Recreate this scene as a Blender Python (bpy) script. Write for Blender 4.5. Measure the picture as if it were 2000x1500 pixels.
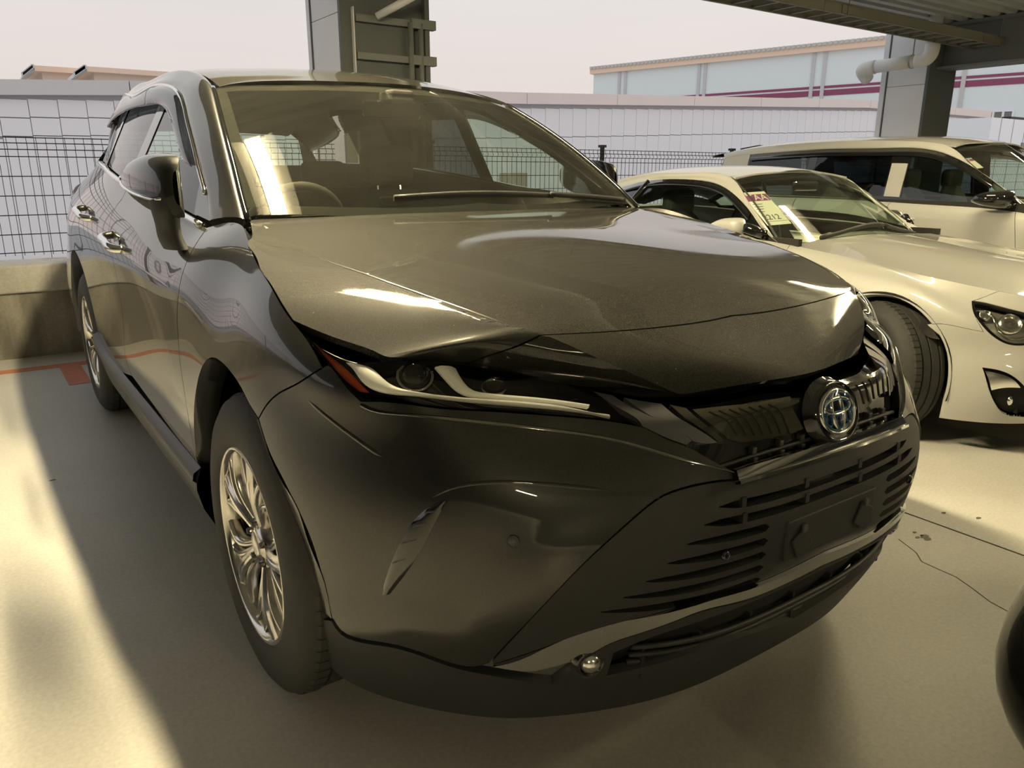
import bpy, bmesh, math, random
import numpy as np
from math import sin, cos, pi, radians, atan2, sqrt
from mathutils import Vector, Matrix
from mathutils.bvhtree import BVHTree
from mathutils.geometry import delaunay_2d_cdt

for _o in list(bpy.data.objects):
    bpy.data.objects.remove(_o)
SC = bpy.context.scene
COL = SC.collection
RND = random.Random(7)

# ------------------------------------------------------------------ camera
FPX = 1497.06
CAM = np.array([-1.3422, -3.0473, 1.2178])
_yaw, _pit, _rol = .6107, .2714, .0023
CF = np.array([sin(_yaw)*cos(_pit), cos(_yaw)*cos(_pit), -sin(_pit)])
_r = np.array([cos(_yaw), -sin(_yaw), 0.])
_u = np.cross(_r, CF)
CR = _r*cos(_rol)+_u*sin(_rol)
CU = -_r*sin(_rol)+_u*cos(_rol)
cd = bpy.data.cameras.new('camera')
cd.sensor_fit = 'HORIZONTAL'
cd.sensor_width = 36.
cd.lens = 36.*FPX/2000.
cd.clip_start = .05
cd.clip_end = 500
cam = bpy.data.objects.new('camera', cd)
COL.objects.link(cam)
M = Matrix.Identity(4)
for i in range(3):
    M[i][0] = CR[i]; M[i][1] = CU[i]; M[i][2] = -CF[i]; M[i][3] = CAM[i]
cam.matrix_world = M
SC.camera = cam

# ------------------------------------------------------------------ world, exposure
SC.view_settings.view_transform = 'Standard'
SC.view_settings.look = 'None'
SC.view_settings.exposure = 0.0
SC.view_settings.gamma = 1.0
SC.view_settings.use_curve_mapping = False
W = bpy.data.worlds.new('dusk_sky')
SC.world = W
W.use_nodes = True
wn, wl = W.node_tree.nodes, W.node_tree.links
wn.clear()
w_out = wn.new('ShaderNodeOutputWorld')
w_bg = wn.new('ShaderNodeBackground')
w_tc = wn.new('ShaderNodeTexCoord')
w_sep = wn.new('ShaderNodeSeparateXYZ')
w_ramp = wn.new('ShaderNodeValToRGB')
w_noise = wn.new('ShaderNodeTexNoise')
w_map = wn.new('ShaderNodeMapping')
w_mix = wn.new('ShaderNodeMix')
w_mix.data_type = 'RGBA'
w_mix.blend_type = 'MIX'
e = w_ramp.color_ramp.elements
e[0].position = 0.0; e[0].color = (.78, .66, .62, 1)
e[1].position = .32; e[1].color = (.80, .80, .78, 1)
k = w_ramp.color_ramp.elements.new(.10); k.color = (.82, .74, .70, 1)
k = w_ramp.color_ramp.elements.new(.9); k.color = (.74, .78, .82, 1)
w_map.inputs['Scale'].default_value = (1.2, 1.2, 9.)
w_noise.inputs['Scale'].default_value = 1.6
w_noise.inputs['Detail'].default_value = 5.
w_mix.inputs[7].default_value = (.66, .62, .62, 1)
w_mul = wn.new('ShaderNodeMath'); w_mul.operation = 'MULTIPLY_ADD'
w_mul.inputs[1].default_value = .75; w_mul.inputs[2].default_value = -.22
w_mul.use_clamp = True
wl.new(w_tc.outputs['Generated'], w_sep.inputs[0])
wl.new(w_sep.outputs[2], w_ramp.inputs[0])
wl.new(w_tc.outputs['Generated'], w_map.inputs[0])
wl.new(w_map.outputs[0], w_noise.inputs['Vector'])
wl.new(w_noise.outputs[0], w_mul.inputs[0])
wl.new(w_mul.outputs[0], w_mix.inputs[0])
wl.new(w_ramp.outputs[0], w_mix.inputs[6])
wl.new(w_mix.outputs[2], w_bg.inputs[0])
w_bg.inputs[1].default_value = 1.0
wl.new(w_bg.outputs[0], w_out.inputs[0])
LAMP_COL = (1.0, .83, .48)

# ------------------------------------------------------------------ helpers
def ray(u, v):
    return CF+CR*((u-1000.)/FPX)+CU*((750.-v)/FPX)

def at(u, v, x=None, y=None, z=None):
    d = ray(u, v)
    if x is not None: t = (x-CAM[0])/d[0]
    elif y is not None: t = (y-CAM[1])/d[1]
    else: t = (z-CAM[2])/d[2]
    return CAM+d*t

def proj(p):
    d = np.asarray(p, float)-CAM
    z = d@CF
    return np.stack([1000+FPX*(d@CR)/z, 750-FPX*(d@CU)/z], -1)

MATS = {}
def mat(name, col=(.5, .5, .5), rough=.5, metal=0., coat=0., coat_rough=.03, spec=.5, emit=None, estr=0., trans=0., ior=1.45, alpha=1., noise=0., nscale=20., bump=0., bscale=60., nstretch=(1, 1, 1)):
    if name in MATS: return MATS[name]
    m = bpy.data.materials.new(name)
    m.use_nodes = True
    nt = m.node_tree
    b = nt.nodes['Principled BSDF']
    b.inputs['Base Color'].default_value = (*col, 1)
    b.inputs['Roughness'].default_value = rough
    b.inputs['Metallic'].default_value = metal
    b.inputs['Coat Weight'].default_value = coat
    b.inputs['Coat Roughness'].default_value = coat_rough
    b.inputs['Specular IOR Level'].default_value = spec
    b.inputs['Transmission Weight'].default_value = trans
    b.inputs['IOR'].default_value = ior
    b.inputs['Alpha'].default_value = alpha
    if emit:
        b.inputs['Emission Color'].default_value = (*emit, 1)
        b.inputs['Emission Strength'].default_value = estr
    if noise or bump:
        tc = nt.nodes.new('ShaderNodeTexCoord')
        mp = nt.nodes.new('ShaderNodeMapping')
        mp.inputs['Scale'].default_value = nstretch
        nt.links.new(tc.outputs['Object'], mp.inputs[0])
    if noise:
        n = nt.nodes.new('ShaderNodeTexNoise')
        n.inputs['Scale'].default_value = nscale
        n.inputs['Detail'].default_value = 6.
        nt.links.new(mp.outputs[0], n.inputs['Vector'])
        mx = nt.nodes.new('ShaderNodeMix'); mx.data_type = 'RGBA'
        mx.inputs[6].default_value = (*[c*(1-noise) for c in col], 1)
        mx.inputs[7].default_value = (*[min(1, c*(1+noise)) for c in col], 1)
        nt.links.new(n.outputs[0], mx.inputs[0])
        nt.links.new(mx.outputs[2], b.inputs['Base Color'])
    if bump:
        n2 = nt.nodes.new('ShaderNodeTexNoise')
        n2.inputs['Scale'].default_value = bscale
        n2.inputs['Detail'].default_value = 4.
        nt.links.new(mp.outputs[0], n2.inputs['Vector'])
        bp = nt.nodes.new('ShaderNodeBump')
        bp.inputs['Strength'].default_value = bump
        bp.inputs['Distance'].default_value = .004
        nt.links.new(n2.outputs[0], bp.inputs['Height'])
        nt.links.new(bp.outputs[0], b.inputs['Normal'])
    MATS[name] = m
    return m

def paint(name, col, flake, fl_amount=.5, metal=.0, rough=.35, dust=0.):
    """car paint: metallic flake base under clear coat"""
    if name in MATS: return MATS[name]
    m = mat(name, col, rough, metal, coat=1., coat_rough=.015)
    nt = m.node_tree; b = nt.nodes['Principled BSDF']
    b.inputs['Coat IOR'].default_value = 1.5
    tc = nt.nodes.new('ShaderNodeTexCoord')
    v = nt.nodes.new('ShaderNodeTexVoronoi'); v.inputs['Scale'].default_value = 900.
    nt.links.new(tc.outputs['Object'], v.inputs['Vector'])
    r = nt.nodes.new('ShaderNodeValToRGB')
    r.color_ramp.elements[0].position = .5; r.color_ramp.elements[0].color = (*col, 1)
    r.color_ramp.elements[1].position = .95; r.color_ramp.elements[1].color = (*flake, 1)
    sp = nt.nodes.new('ShaderNodeSeparateColor')
    nt.links.new(v.outputs['Color'], sp.inputs[0])
    nt.links.new(sp.outputs[0], r.inputs[0])
    nt.links.new(r.outputs[0], b.inputs['Base Color'])
    return m

class MB:
    def __init__(s): s.v = []; s.f = []
    def add(s, vs, fs):
        o = len(s.v); s.v += [tuple(map(float, p)) for p in vs]; s.f += [tuple(i+o for i in f) for f in fs]; return s
    def box(s, c, d, rz=0., R=None):
        x, y, z = (q/2. for q in d)
        P = [(-x, -y, -z), (x, -y, -z), (x, y, -z), (-x, y, -z), (-x, -y, z), (x, -y, z), (x, y, z), (-x, y, z)]
        if R is None: R = Matrix.Rotation(rz, 3, 'Z')
        P = [tuple(R@Vector(p)+Vector(c)) for p in P]
        return s.add(P, [(0, 3, 2, 1), (4, 5, 6, 7), (0, 1, 5, 4), (1, 2, 6, 5), (2, 3, 7, 6), (3, 0, 4, 7)])
    def box2(s, a, b):
        return s.box([(a[i]+b[i])/2 for i in range(3)], [abs(b[i]-a[i]) for i in range(3)])
    def tube(s, path, r, n=8, caps=True, squash=1.):
        path = [Vector(p) for p in path]
        rs = r if hasattr(r, '__len__') else [r]*len(path)
        t0 = (path[1]-path[0]).normalized()
        a = t0.orthogonal().normalized()
        if abs(t0.z) < .9:
            a = (Vector((0, 0, 1))-t0*t0.z).normalized()
        rings = []; V = []
        for i, p in enumerate(path):
            t = (path[min(i+1, len(path)-1)]-path[max(i-1, 0)]).normalized()
            a = (a-t*a.dot(t)).normalized(); b = t.cross(a)
            rings.append([len(V)+k for k in range(n)])
            V += [tuple(p+(a*cos(2*pi*k/n)*squash+b*sin(2*pi*k/n))*rs[i]) for k in range(n)]
        Fs = []
        for q in range(len(path)-1):
            for k in range(n):
                Fs.append((rings[q][k], rings[q][(k+1) % n], rings[q+1][(k+1) % n], rings[q+1][k]))
        if caps:
            Fs.append(tuple(rings[0][::-1])); Fs.append(tuple(rings[-1]))
        return s.add(V, Fs)
    def grid(s, G, closeu=False, closev=False):
        G = np.asarray(G, float); a, b = G.shape[:2]
        Fs = []
        for i in range(a-(0 if closeu else 1)):
            for j in range(b-(0 if closev else 1)):
                i2 = (i+1) % a; j2 = (j+1) % b
                Fs.append((i*b+j, i2*b+j, i2*b+j2, i*b+j2))
        return s.add(G.reshape(-1, 3).tolist(), Fs)
    def revolve(s, prof, c, axis='x', n=48, a0=0., a1=2*pi):
        """prof: list of (axial, radius) around an axis through c"""
        full = abs(a1-a0-2*pi) < 1e-6
        m = n if full else n+1
        G = []
        for k in range(m):
            a = a0+(a1-a0)*k/n
            row = []
            for (h, r) in prof:
                if axis == 'x': row.append((c[0]+h, c[1]+r*cos(a), c[2]+r*sin(a)))
                elif axis == 'y': row.append((c[0]+r*cos(a), c[1]+h, c[2]+r*sin(a)))
                else: row.append((c[0]+r*cos(a), c[1]+r*sin(a), c[2]+h))
            G.append(row)
        return s.grid(G, closeu=full)
    def prism(s, poly, n, h):
        """poly: list of 3D points (planar), extruded along n*h"""
        k = len(poly); d = Vector(n).normalized()*h
        P = [Vector(p) for p in poly]
        V = [tuple(p) for p in P]+[tuple(p+d) for p in P]
        return s.add(V, [tuple(range(k))[::-1], tuple(range(k, 2*k))]+[(i, (i+1) % k, k+(i+1) % k, k+i) for i in range(k)])

def mk(name, mb, m, parent=None, smooth=False, angle=None, bevel=0., bseg=2, normals=None):
    me = bpy.data.meshes.new(name)
    me.from_pydata(mb.v, [], mb.f)
    me.validate()
    me.materials.append(MATS[m] if isinstance(m, str) else m)
    if normals is None:
        bm = bmesh.new(); bm.from_mesh(me)
        bmesh.ops.recalc_face_normals(bm, faces=bm.faces)
        bm.to_mesh(me); bm.free()
    if smooth or angle:
        me.polygons.foreach_set('use_smooth', [True]*len(me.polygons))
        if angle:
            me.set_sharp_from_angle(angle=radians(angle))
    o = bpy.data.objects.new(name, me)
    COL.objects.link(o)
    if bevel:
        b = o.modifiers.new('bevel', 'BEVEL'); b.width = bevel; b.segments = bseg; b.limit_method = 'ANGLE'
    if parent is not None: par(o, parent)
    return o

def par(o, p):
    o.parent = p
    o.matrix_parent_inverse = (p.matrix_basis if p.parent is None else (p.parent.matrix_basis@p.matrix_parent_inverse@p.matrix_basis)).inverted()

def thing(name, label, cat, loc=(0, 0, 0), group=None):
    o = bpy.data.objects.new(name, None)
    o.empty_display_size = .2
    COL.objects.link(o)
    o.location = loc
    o.matrix_basis = Matrix.Translation(loc)
    return tag(o, label, cat, group)

def tag(o, label, cat, group=None):
    o['label'] = label; o['category'] = cat
    if group: o['group'] = group
    return o

def struct(o, label=None):
    o['kind'] = 'structure'
    if label: o['label'] = label
    return o

NORM = {}
MIRR = {}
MIRX = [0.]
def mirror(o, parent=None):
    """mirrored copy (x -> -x) of a mesh object whose data is in world axes"""
    me = o.data.copy()
    n = len(me.vertices)
    co = np.zeros(n*3); me.vertices.foreach_get('co', co); co = co.reshape(-1, 3)
    co[:, 0] = 2*MIRX[0]-co[:, 0]
    me.vertices.foreach_set('co', co.ravel())
    me.flip_normals(); me.update()
    if o.data.name in NORM:
        nn = NORM[o.data.name].copy(); nn[:, 0] *= -1
        me.normals_split_custom_set_from_vertices([tuple(q) for q in nn])
        me.update()
    c = bpy.data.objects.new(o.name.split('.')[0], me)
    COL.objects.link(c)
    for md in o.modifiers:
        if md.type == 'BEVEL':
            b = c.modifiers.new('bevel', 'BEVEL'); b.width = md.width; b.segments = md.segments; b.limit_method = 'ANGLE'
        if md.type == 'SOLIDIFY':
            b = c.modifiers.new('solid', 'SOLIDIFY'); b.thickness = md.thickness; b.offset = md.offset
    p = parent or (MIRR.get(o.parent.name) if o.parent else None) or o.parent
    if p is not None: par(c, p)
    MIRR[o.name] = c
    return c

# --- interpolating spline surfaces
def nat(t, s):
    n = len(t); t = np.asarray(t, float); s = np.asarray(s, float)
    if n == 2:
        w = (s-t[0])/(t[1]-t[0]); return np.stack([1-w, w], 1)
    h = np.diff(t); A = np.zeros((n, n)); B = np.zeros((n, n))
    A[0, 0] = A[-1, -1] = 1
    for i in range(1, n-1):
        A[i, i-1] = h[i-1]; A[i, i] = 2*(h[i-1]+h[i]); A[i, i+1] = h[i]
        B[i, i-1] = 6/h[i-1]; B[i, i] = -6/h[i-1]-6/h[i]; B[i, i+1] = 6/h[i]
    Mm = np.linalg.solve(A, B)
    k = np.clip(np.searchsorted(t, s)-1, 0, n-2)
    I = np.eye(n); hh = h[k]; a = (t[k+1]-s)/hh; b = (s-t[k])/hh
    return a[:, None]*I[k]+b[:, None]*I[k+1]+((a**3-a)*hh**2/6)[:, None]*Mm[k]+((b**3-b)*hh**2/6)[:, None]*Mm[k+1]

def segmat(t, br, s):
    s = np.atleast_1d(np.asarray(s, float)); n = len(t)
    cuts = [0]+list(br)+[n-1]
    out = np.zeros((len(s), n))
    for q in range(len(cuts)-1):
        a, b = cuts[q], cuts[q+1]
        m = (s >= t[a]) if q == len(cuts)-2 else ((s >= t[a]) & (s < t[b]))
        if q == 0: m = m | (s < t[a])
        if m.any(): out[np.ix_(m, range(a, b+1))] = nat(t[a:b+1], s[m])
    return out

def curve(P, n, closed=False):
    """smooth curve through 2D/3D points"""
    P = np.asarray(P, float)
    if closed: P = np.vstack([P[-2:], P, P[:3]])
    d = np.r_[0, np.cumsum(np.maximum(1e-6, np.linalg.norm(np.diff(P, axis=0), axis=1))**.75)]
    if closed: return nat(d, np.linspace(d[2], d[-3], n, endpoint=False))@P
    return nat(d, np.linspace(0, d[-1], n))@P

class Surf:
    def __init__(s, P, ub=(), vb=(), nu=120, nv=120):
        s.P = np.asarray(P, float); s.ub, s.vb = ub, vb
        du = np.linalg.norm(np.diff(s.P, axis=0), axis=2).mean(1)
        dv = np.linalg.norm(np.diff(s.P, axis=1), axis=2).mean(0)
        s.tu = np.r_[0, np.cumsum(du)]; s.tv = np.r_[0, np.cumsum(dv)]
        s.U = np.unique(np.r_[np.linspace(0, s.tu[-1], nu), s.tu[list(ub)]]) if len(ub) else np.linspace(0, s.tu[-1], nu)
        s.V = np.unique(np.r_[np.linspace(0, s.tv[-1], nv), s.tv[list(vb)]]) if len(vb) else np.linspace(0, s.tv[-1], nv)
        G = np.einsum('ai,bj,ijk->abk', segmat(s.tu, ub, s.U), segmat(s.tv, vb, s.V), s.P)
        s.G = G; a, b = G.shape[:2]; s.nb = b
        s.flat = G.reshape(-1, 3)
        fs = [(i*b+j, (i+1)*b+j, (i+1)*b+j+1, i*b+j+1) for i in range(a-1) for j in range(b-1)]
        s.tri = [(f[0], f[1], f[2]) for f in fs]+[(f[0], f[2], f[3]) for f in fs]
        s.bvh = BVHTree.FromPolygons([tuple(p) for p in s.flat], s.tri)
        s.pp = proj(s.flat)
    def ev(s, uv):
        uv = np.atleast_2d(np.asarray(uv, float))
        return np.einsum('ni,nj,ijk->nk', segmat(s.tu, s.ub, uv[:, 0]), segmat(s.tv, s.vb, uv[:, 1]), s.P)
    def nrm(s, uv):
        uv = np.atleast_2d(np.asarray(uv, float)); h = 2e-3
        a = s.ev(uv+[h, 0])-s.ev(uv-[h, 0]); b = s.ev(uv+[0, h])-s.ev(uv-[0, h])
        n = np.cross(a, b); n /= np.maximum(1e-9, np.linalg.norm(n, axis=1))[:, None]
        return n
    def _uv(s, ti, p):
        i0, i1, i2 = s.tri[ti]
        A, B, Cc = s.flat[i0], s.flat[i1], s.flat[i2]
        Mx = np.stack([B-A, Cc-A], 1); w, *_ = np.linalg.lstsq(Mx, np.asarray(p)-A, rcond=None)
        def q(i): return np.array([s.U[i//s.nb], s.V[i % s.nb]])
        a, b, c = q(i0), q(i1), q(i2)
        return a+(b-a)*w[0]+(c-a)*w[1]
    def hit(s, u, v):
        r = s.bvh.ray_cast(Vector(CAM), Vector(ray(u, v)).normalized())
        if r[0] is not None: return s._uv(r[2], r[0])
        i = int(np.argmin(((s.pp-[u, v])**2).sum(1)))
        return np.array([s.U[i//s.nb], s.V[i % s.nb]])
    def near(s, p):
        r = s.bvh.find_nearest(Vector(p)); return s._uv(r[2], r[0])
    def uv(s, p):
        if len(p) == 2: return s.hit(*p)
        return s.near(p)
    def pt(s, u, v):
        """3D point on the surface seen at a pixel"""
        return s.ev(s.hit(u, v))[0]
    def loop(s, segs, step=.02):
        """segs: list of point lists; smooth inside a segment, corner between them -> closed uv polygon"""
        out = []
        for sg in segs:
            Q = np.array([s.uv(p) for p in sg])
            L = np.linalg.norm(np.diff(Q, axis=0), axis=1).sum()
            n = max(2, int(L/step)+1)
            c = curve(Q, n) if len(Q) > 2 else np.linspace(Q[0], Q[1], n)
            out += c.tolist()
        o2 = [out[0]]
        for p in out[1:]:
            if np.hypot(p[0]-o2[-1][0], p[1]-o2[-1][1]) > 1e-4: o2.append(p)
        if np.hypot(o2[0][0]-o2[-1][0], o2[0][1]-o2[-1][1]) < 1e-4: o2.pop()
        return np.array(o2)

def inpoly(pts, poly):
    x, y = pts[:, 0][:, None], pts[:, 1][:, None]
    a = poly; b = np.roll(poly, -1, 0)
    c = ((a[:, 1] > y) != (b[:, 1] > y)) & (x < (b[:, 0]-a[:, 0])*(y-a[:, 1])/(b[:, 1]-a[:, 1]+1e-12)+a[:, 0])
    return c.sum(1) % 2 == 1

def segdist(pts, poly):
    a = poly; b = np.roll(poly, -1, 0); d = b-a
    L = np.maximum(1e-12, (d**2).sum(1))
    t = np.clip(((pts[:, None, :]-a)*d).sum(2)/L, 0, 1)
    return np.sqrt((((a+t[..., None]*d)-pts[:, None, :])**2).sum(2)).min(1)

def area(poly):
    x, y = poly.T; return .5*np.sum(x*np.roll(y, -1)-np.roll(x, -1)*y)

def inset(poly, g):
    if area(poly) < 0: poly = poly[::-1]
    d1 = poly-np.roll(poly, 1, 0); d2 = np.roll(poly, -1, 0)-poly
    n1 = np.stack([-d1[:, 1], d1[:, 0]], 1); n2 = np.stack([-d2[:, 1], d2[:, 0]], 1)
    n1 /= np.maximum(1e-9, np.linalg.norm(n1, axis=1))[:, None]; n2 /= np.maximum(1e-9, np.linalg.norm(n2, axis=1))[:, None]
    n = n1+n2; n /= np.maximum(.5, (n**2).sum(1)/2)[:, None]
    return poly+n*g

def panel(name, S, outer, m, parent=None, holes=(), gap=.002, step=.025, lip=.012, off=0., out=1, mir=False, both=False, solid=0., offf=None):
    """trimmed panel on surface S. outer/holes: uv polygons. out=+1/-1 sign of surface normal that faces outwards."""
    P = inset(outer, gap) if gap else (outer if area(outer) > 0 else outer[::-1])
    H = [(inset(h, -gap) if gap else h) for h in holes]
    loops = [P]+H
    lo, hi = P.min(0), P.max(0)
    gx, gy = np.meshgrid(np.arange(lo[0]+step/2, hi[0], step), np.arange(lo[1]+step/2, hi[1], step))
    I = np.stack([gx.ravel(), gy.ravel()], 1)
    if len(I):
        keep = inpoly(I, P) & (segdist(I, P) > step*.45)
        for h in H: keep &= ~inpoly(I, h) & (segdist(I, h) > step*.45)
        I = I[keep]
    ex = []
    for b in S.vb:
        for dv in (-.007, 0., .007):
            ex.append(np.stack([np.arange(lo[0], hi[0], step*.7), np.full(len(np.arange(lo[0], hi[0], step*.7)), S.tv[b]+dv)], 1))
    for b in S.ub:
        for dv in (-.007, 0., .007):
            ex.append(np.stack([np.full(len(np.arange(lo[1], hi[1], step*.7)), S.tu[b]+dv), np.arange(lo[1], hi[1], step*.7)], 1))
    for E_ in ex:
        kp = inpoly(E_, P) & (segdist(E_, P) > step*.3)
        for h in H: kp &= ~inpoly(E_, h) & (segdist(E_, h) > step*.3)
        I = np.vstack([I, E_[kp]]) if len(I) else E_[kp]
    pts = np.vstack([q for q in loops]+[I]); edges = []; o = 0
    for q in loops:
        n = len(q); edges += [(o+i, o+(i+1) % n) for i in range(n)]; o += n
    r = delaunay_2d_cdt([Vector(p) for p in pts], edges, [], 0, 1e-6)
    V2 = np.array([tuple(p) for p in r[0]]); T = np.array(r[2])
    cen = V2[T].mean(1); keep = inpoly(cen, P)
    for h in H: keep &= ~inpoly(cen, h)
    T = T[keep]
    X = S.ev(V2); N = S.nrm(V2)*out
    if off: X = X+N*off
    if offf is not None: X = X+N*offf(V2, X)[:, None]
    # orient
    fn = np.cross(X[T[:, 1]]-X[T[:, 0]], X[T[:, 2]]-X[T[:, 0]])
    fl = (fn*N[T[:, 0]]).sum(1) < 0
    T[fl] = T[fl][:, ::-1]
    verts = X.tolist(); faces = [tuple(map(int, t)) for t in T]
    norms = N.tolist()
    if lip:
        # boundary edges
        ec = {}
        for f in faces:
            for a, b in ((f[0], f[1]), (f[1], f[2]), (f[2], f[0])): ec[(a, b)] = 1
        for (a, b) in [q for q in ec if (q[1], q[0]) not in ec]:
            i = len(verts)
            va, vb = np.array(X[a]), np.array(X[b])
            verts += [va.tolist(), vb.tolist(), (vb-N[b]*lip).tolist(), (va-N[a]*lip).tolist()]
            faces.append((i+3, i+2, i+1, i))
            n = np.cross(N[a], vb-va); n = n/max(1e-9, np.linalg.norm(n)); n = -n
            norms += [n.tolist()]*4
    mb = MB(); mb.v = [tuple(v) for v in verts]; mb.f = faces
    me = bpy.data.meshes.new(name)
    me.from_pydata(mb.v, [], mb.f)
    me.materials.append(MATS[m] if isinstance(m, str) else m)
    me.polygons.foreach_set('use_smooth', [True]*len(me.polygons))
    if S.vb or S.ub:
        me.set_sharp_from_angle(angle=radians(35))
    elif len(me.vertices) == len(norms):
        me.normals_split_custom_set_from_vertices([tuple(n) for n in norms])
        NORM[me.name] = np.array(norms)
    me.update()
    ob = bpy.data.objects.new(name, me); COL.objects.link(ob)
    if solid:
        sm = ob.modifiers.new('solid', 'SOLIDIFY'); sm.thickness = solid; sm.offset = -1
    if parent is not None: par(ob, parent)
    if mir: mirror(ob)
    return ob
# ------------------------------------------------------------------ materials
def glass_mat(name, tint=(.6, .68, .6), rough=0., f0=1.5, haze=0., hazecol=(.5, .48, .36), refl=1.):
    m = bpy.data.materials.new(name); m.use_nodes = True
    nt = m.node_tree; nt.nodes.clear()
    o = nt.nodes.new('ShaderNodeOutputMaterial')
    t = nt.nodes.new('ShaderNodeBsdfTransparent'); t.inputs[0].default_value = (*tint, 1)
    g = nt.nodes.new('ShaderNodeBsdfGlossy'); g.inputs['Roughness'].default_value = rough
    g.inputs[0].default_value = (refl, refl, refl, 1)
    fr = nt.nodes.new('ShaderNodeFresnel')
    ge = nt.nodes.new('ShaderNodeNewGeometry'); io = nt.nodes.new('ShaderNodeMapRange')
    io.inputs[1].default_value = 0.; io.inputs[2].default_value = 1.; io.inputs[3].default_value = f0; io.inputs[4].default_value = 1./f0
    nt.links.new(ge.outputs['Backfacing'], io.inputs[0]); nt.links.new(io.outputs[0], fr.inputs[0])
    mx = nt.nodes.new('ShaderNodeMixShader')
    nt.links.new(fr.outputs[0], mx.inputs[0]); nt.links.new(t.outputs[0], mx.inputs[1]); nt.links.new(g.outputs[0], mx.inputs[2])
    last = mx
    if haze:
        d = nt.nodes.new('ShaderNodeBsdfDiffuse'); d.inputs[0].default_value = (*hazecol, 1)
        m2 = nt.nodes.new('ShaderNodeMixShader')
        tc = nt.nodes.new('ShaderNodeTexCoord'); n = nt.nodes.new('ShaderNodeTexNoise')
        n.inputs['Scale'].default_value = 3.; n.inputs['Detail'].default_value = 8.
        mr = nt.nodes.new('ShaderNodeMapRange'); mr.inputs[1].default_value = .3; mr.inputs[2].default_value = .7
        mr.inputs[3].default_value = haze*.6; mr.inputs[4].default_value = haze*1.4
        nt.links.new(tc.outputs['Object'], n.inputs['Vector']); nt.links.new(n.outputs[0], mr.inputs[0])
        nt.links.new(mr.outputs[0], m2.inputs[0]); nt.links.new(mx.outputs[0], m2.inputs[1]); nt.links.new(d.outputs[0], m2.inputs[2])
        last = m2
    nt.links.new(last.outputs[0], o.inputs[0])
    MATS[name] = m
    return m

paint('paint_dark', (.005, .0048, .004), (.016, .0155, .013), rough=.40, metal=.15)
paint('paint_dusty', (.015, .0145, .012), (.038, .036, .030), rough=.6, metal=0.)
_nt = MATS['paint_dusty'].node_tree; _b = _nt.nodes['Principled BSDF']; _b.inputs['Specular IOR Level'].default_value = .12
_v2 = _nt.nodes.new('ShaderNodeTexVoronoi'); _v2.inputs['Scale'].default_value = 26.; _v2.inputs['Randomness'].default_value = 1.
_tc = _nt.nodes.new('ShaderNodeTexCoord'); _nt.links.new(_tc.outputs['Object'], _v2.inputs['Vector'])
_lt = _nt.nodes.new('ShaderNodeMath'); _lt.operation = 'LESS_THAN'; _lt.inputs[1].default_value = .035
_nt.links.new(_v2.outputs['Distance'], _lt.inputs[0])
_mx = _nt.nodes.new('ShaderNodeMix'); _mx.data_type = 'RGBA'; _mx.inputs[7].default_value = (.16, .15, .12, 1)
_src = _b.inputs['Base Color'].links[0].from_socket
_nt.links.new(_lt.outputs[0], _mx.inputs[0]); _nt.links.new(_src, _mx.inputs[6]); _nt.links.new(_mx.outputs[2], _b.inputs['Base Color'])
_nz = _nt.nodes.new('ShaderNodeTexNoise'); _nz.inputs['Scale'].default_value = 5.; _nz.inputs['Detail'].default_value = 8.
_mr = _nt.nodes.new('ShaderNodeMapRange'); _mr.inputs[1].default_value = .35; _mr.inputs[2].default_value = .7; _mr.inputs[3].default_value = .02; _mr.inputs[4].default_value = .09
_nt.links.new(_tc.outputs['Object'], _nz.inputs['Vector']); _nt.links.new(_nz.outputs[0], _mr.inputs[0]); _nt.links.new(_mr.outputs[0], _b.inputs['Coat Roughness'])
paint('paint_white', (.46, .46, .445), (.51, .51, .49), rough=.4)
glass_mat('windshield', (.84, .88, .80), haze=.02, hazecol=(.42, .42, .37), f0=1.58)
glass_mat('clear_windshield', (.84, .90, .82), haze=.015, hazecol=(.42, .40, .30), f0=1.5)
glass_mat('side_glass', (.72, .85, .74), f0=1.65)
glass_mat('privacy_glass', (.10, .12, .12), f0=1.6)
glass_mat('lens_clear', (.96, .96, .93), f0=1.35)
glass_mat('visor_smoke', (.35, .36, .38), f0=1.55)
mat('black_plastic', (.022, .022, .023), .55, bump=.15, bscale=900)
mat('cladding', (.028, .028, .030), .5, bump=.1, bscale=900)
mat('gloss_black', (.008, .008, .008), .06, coat=1.)
mat('smoke_panel', (.030, .028, .020), .12, coat=1.)
mat('chrome', (.82, .82, .80), .07, 1.)
mat('dark_chrome', (.40, .39, .37), .10, 1.)
mat('frit', (.010, .010, .009), .9, spec=.08)
mat('satin_grey', (.085, .085, .095), .42, .2)
mat('rubber', (.040, .040, .038), .72, noise=.2, nscale=40)
mat('alloy', (.62, .60, .56), .16, 1.)
mat('alloy_dark', (.10, .095, .085), .3, .9)
mat('liner', (.012, .012, .012), .9)
mat('interior_dark', (.022, .021, .019), .75, noise=.15, nscale=60)
mat('interior_grey', (.055, .054, .050), .8, noise=.15, nscale=80)
mat('headliner', (.16, .155, .14), .95)
mat('drl_white', (.92, .92, .90), .4)
mat('reflector', (.85, .85, .83), .18, 1.)
mat('amber', (.35, .05, .015), .2)
mat('red_lens', (.35, .01, .02), .12, coat=1.)
mat('blue_badge', (.02, .09, .22), .2, .3)
mat('paper_white', (.78, .77, .72), .8)
mat('tag_purple', (.22, .03, .16), .7)
mat('ink', (.04, .04, .05), .8)
mat('seam_black', (.01, .01, .01), .8)
mat('disc_steel', (.28, .27, .25), .35, 1.)
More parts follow.
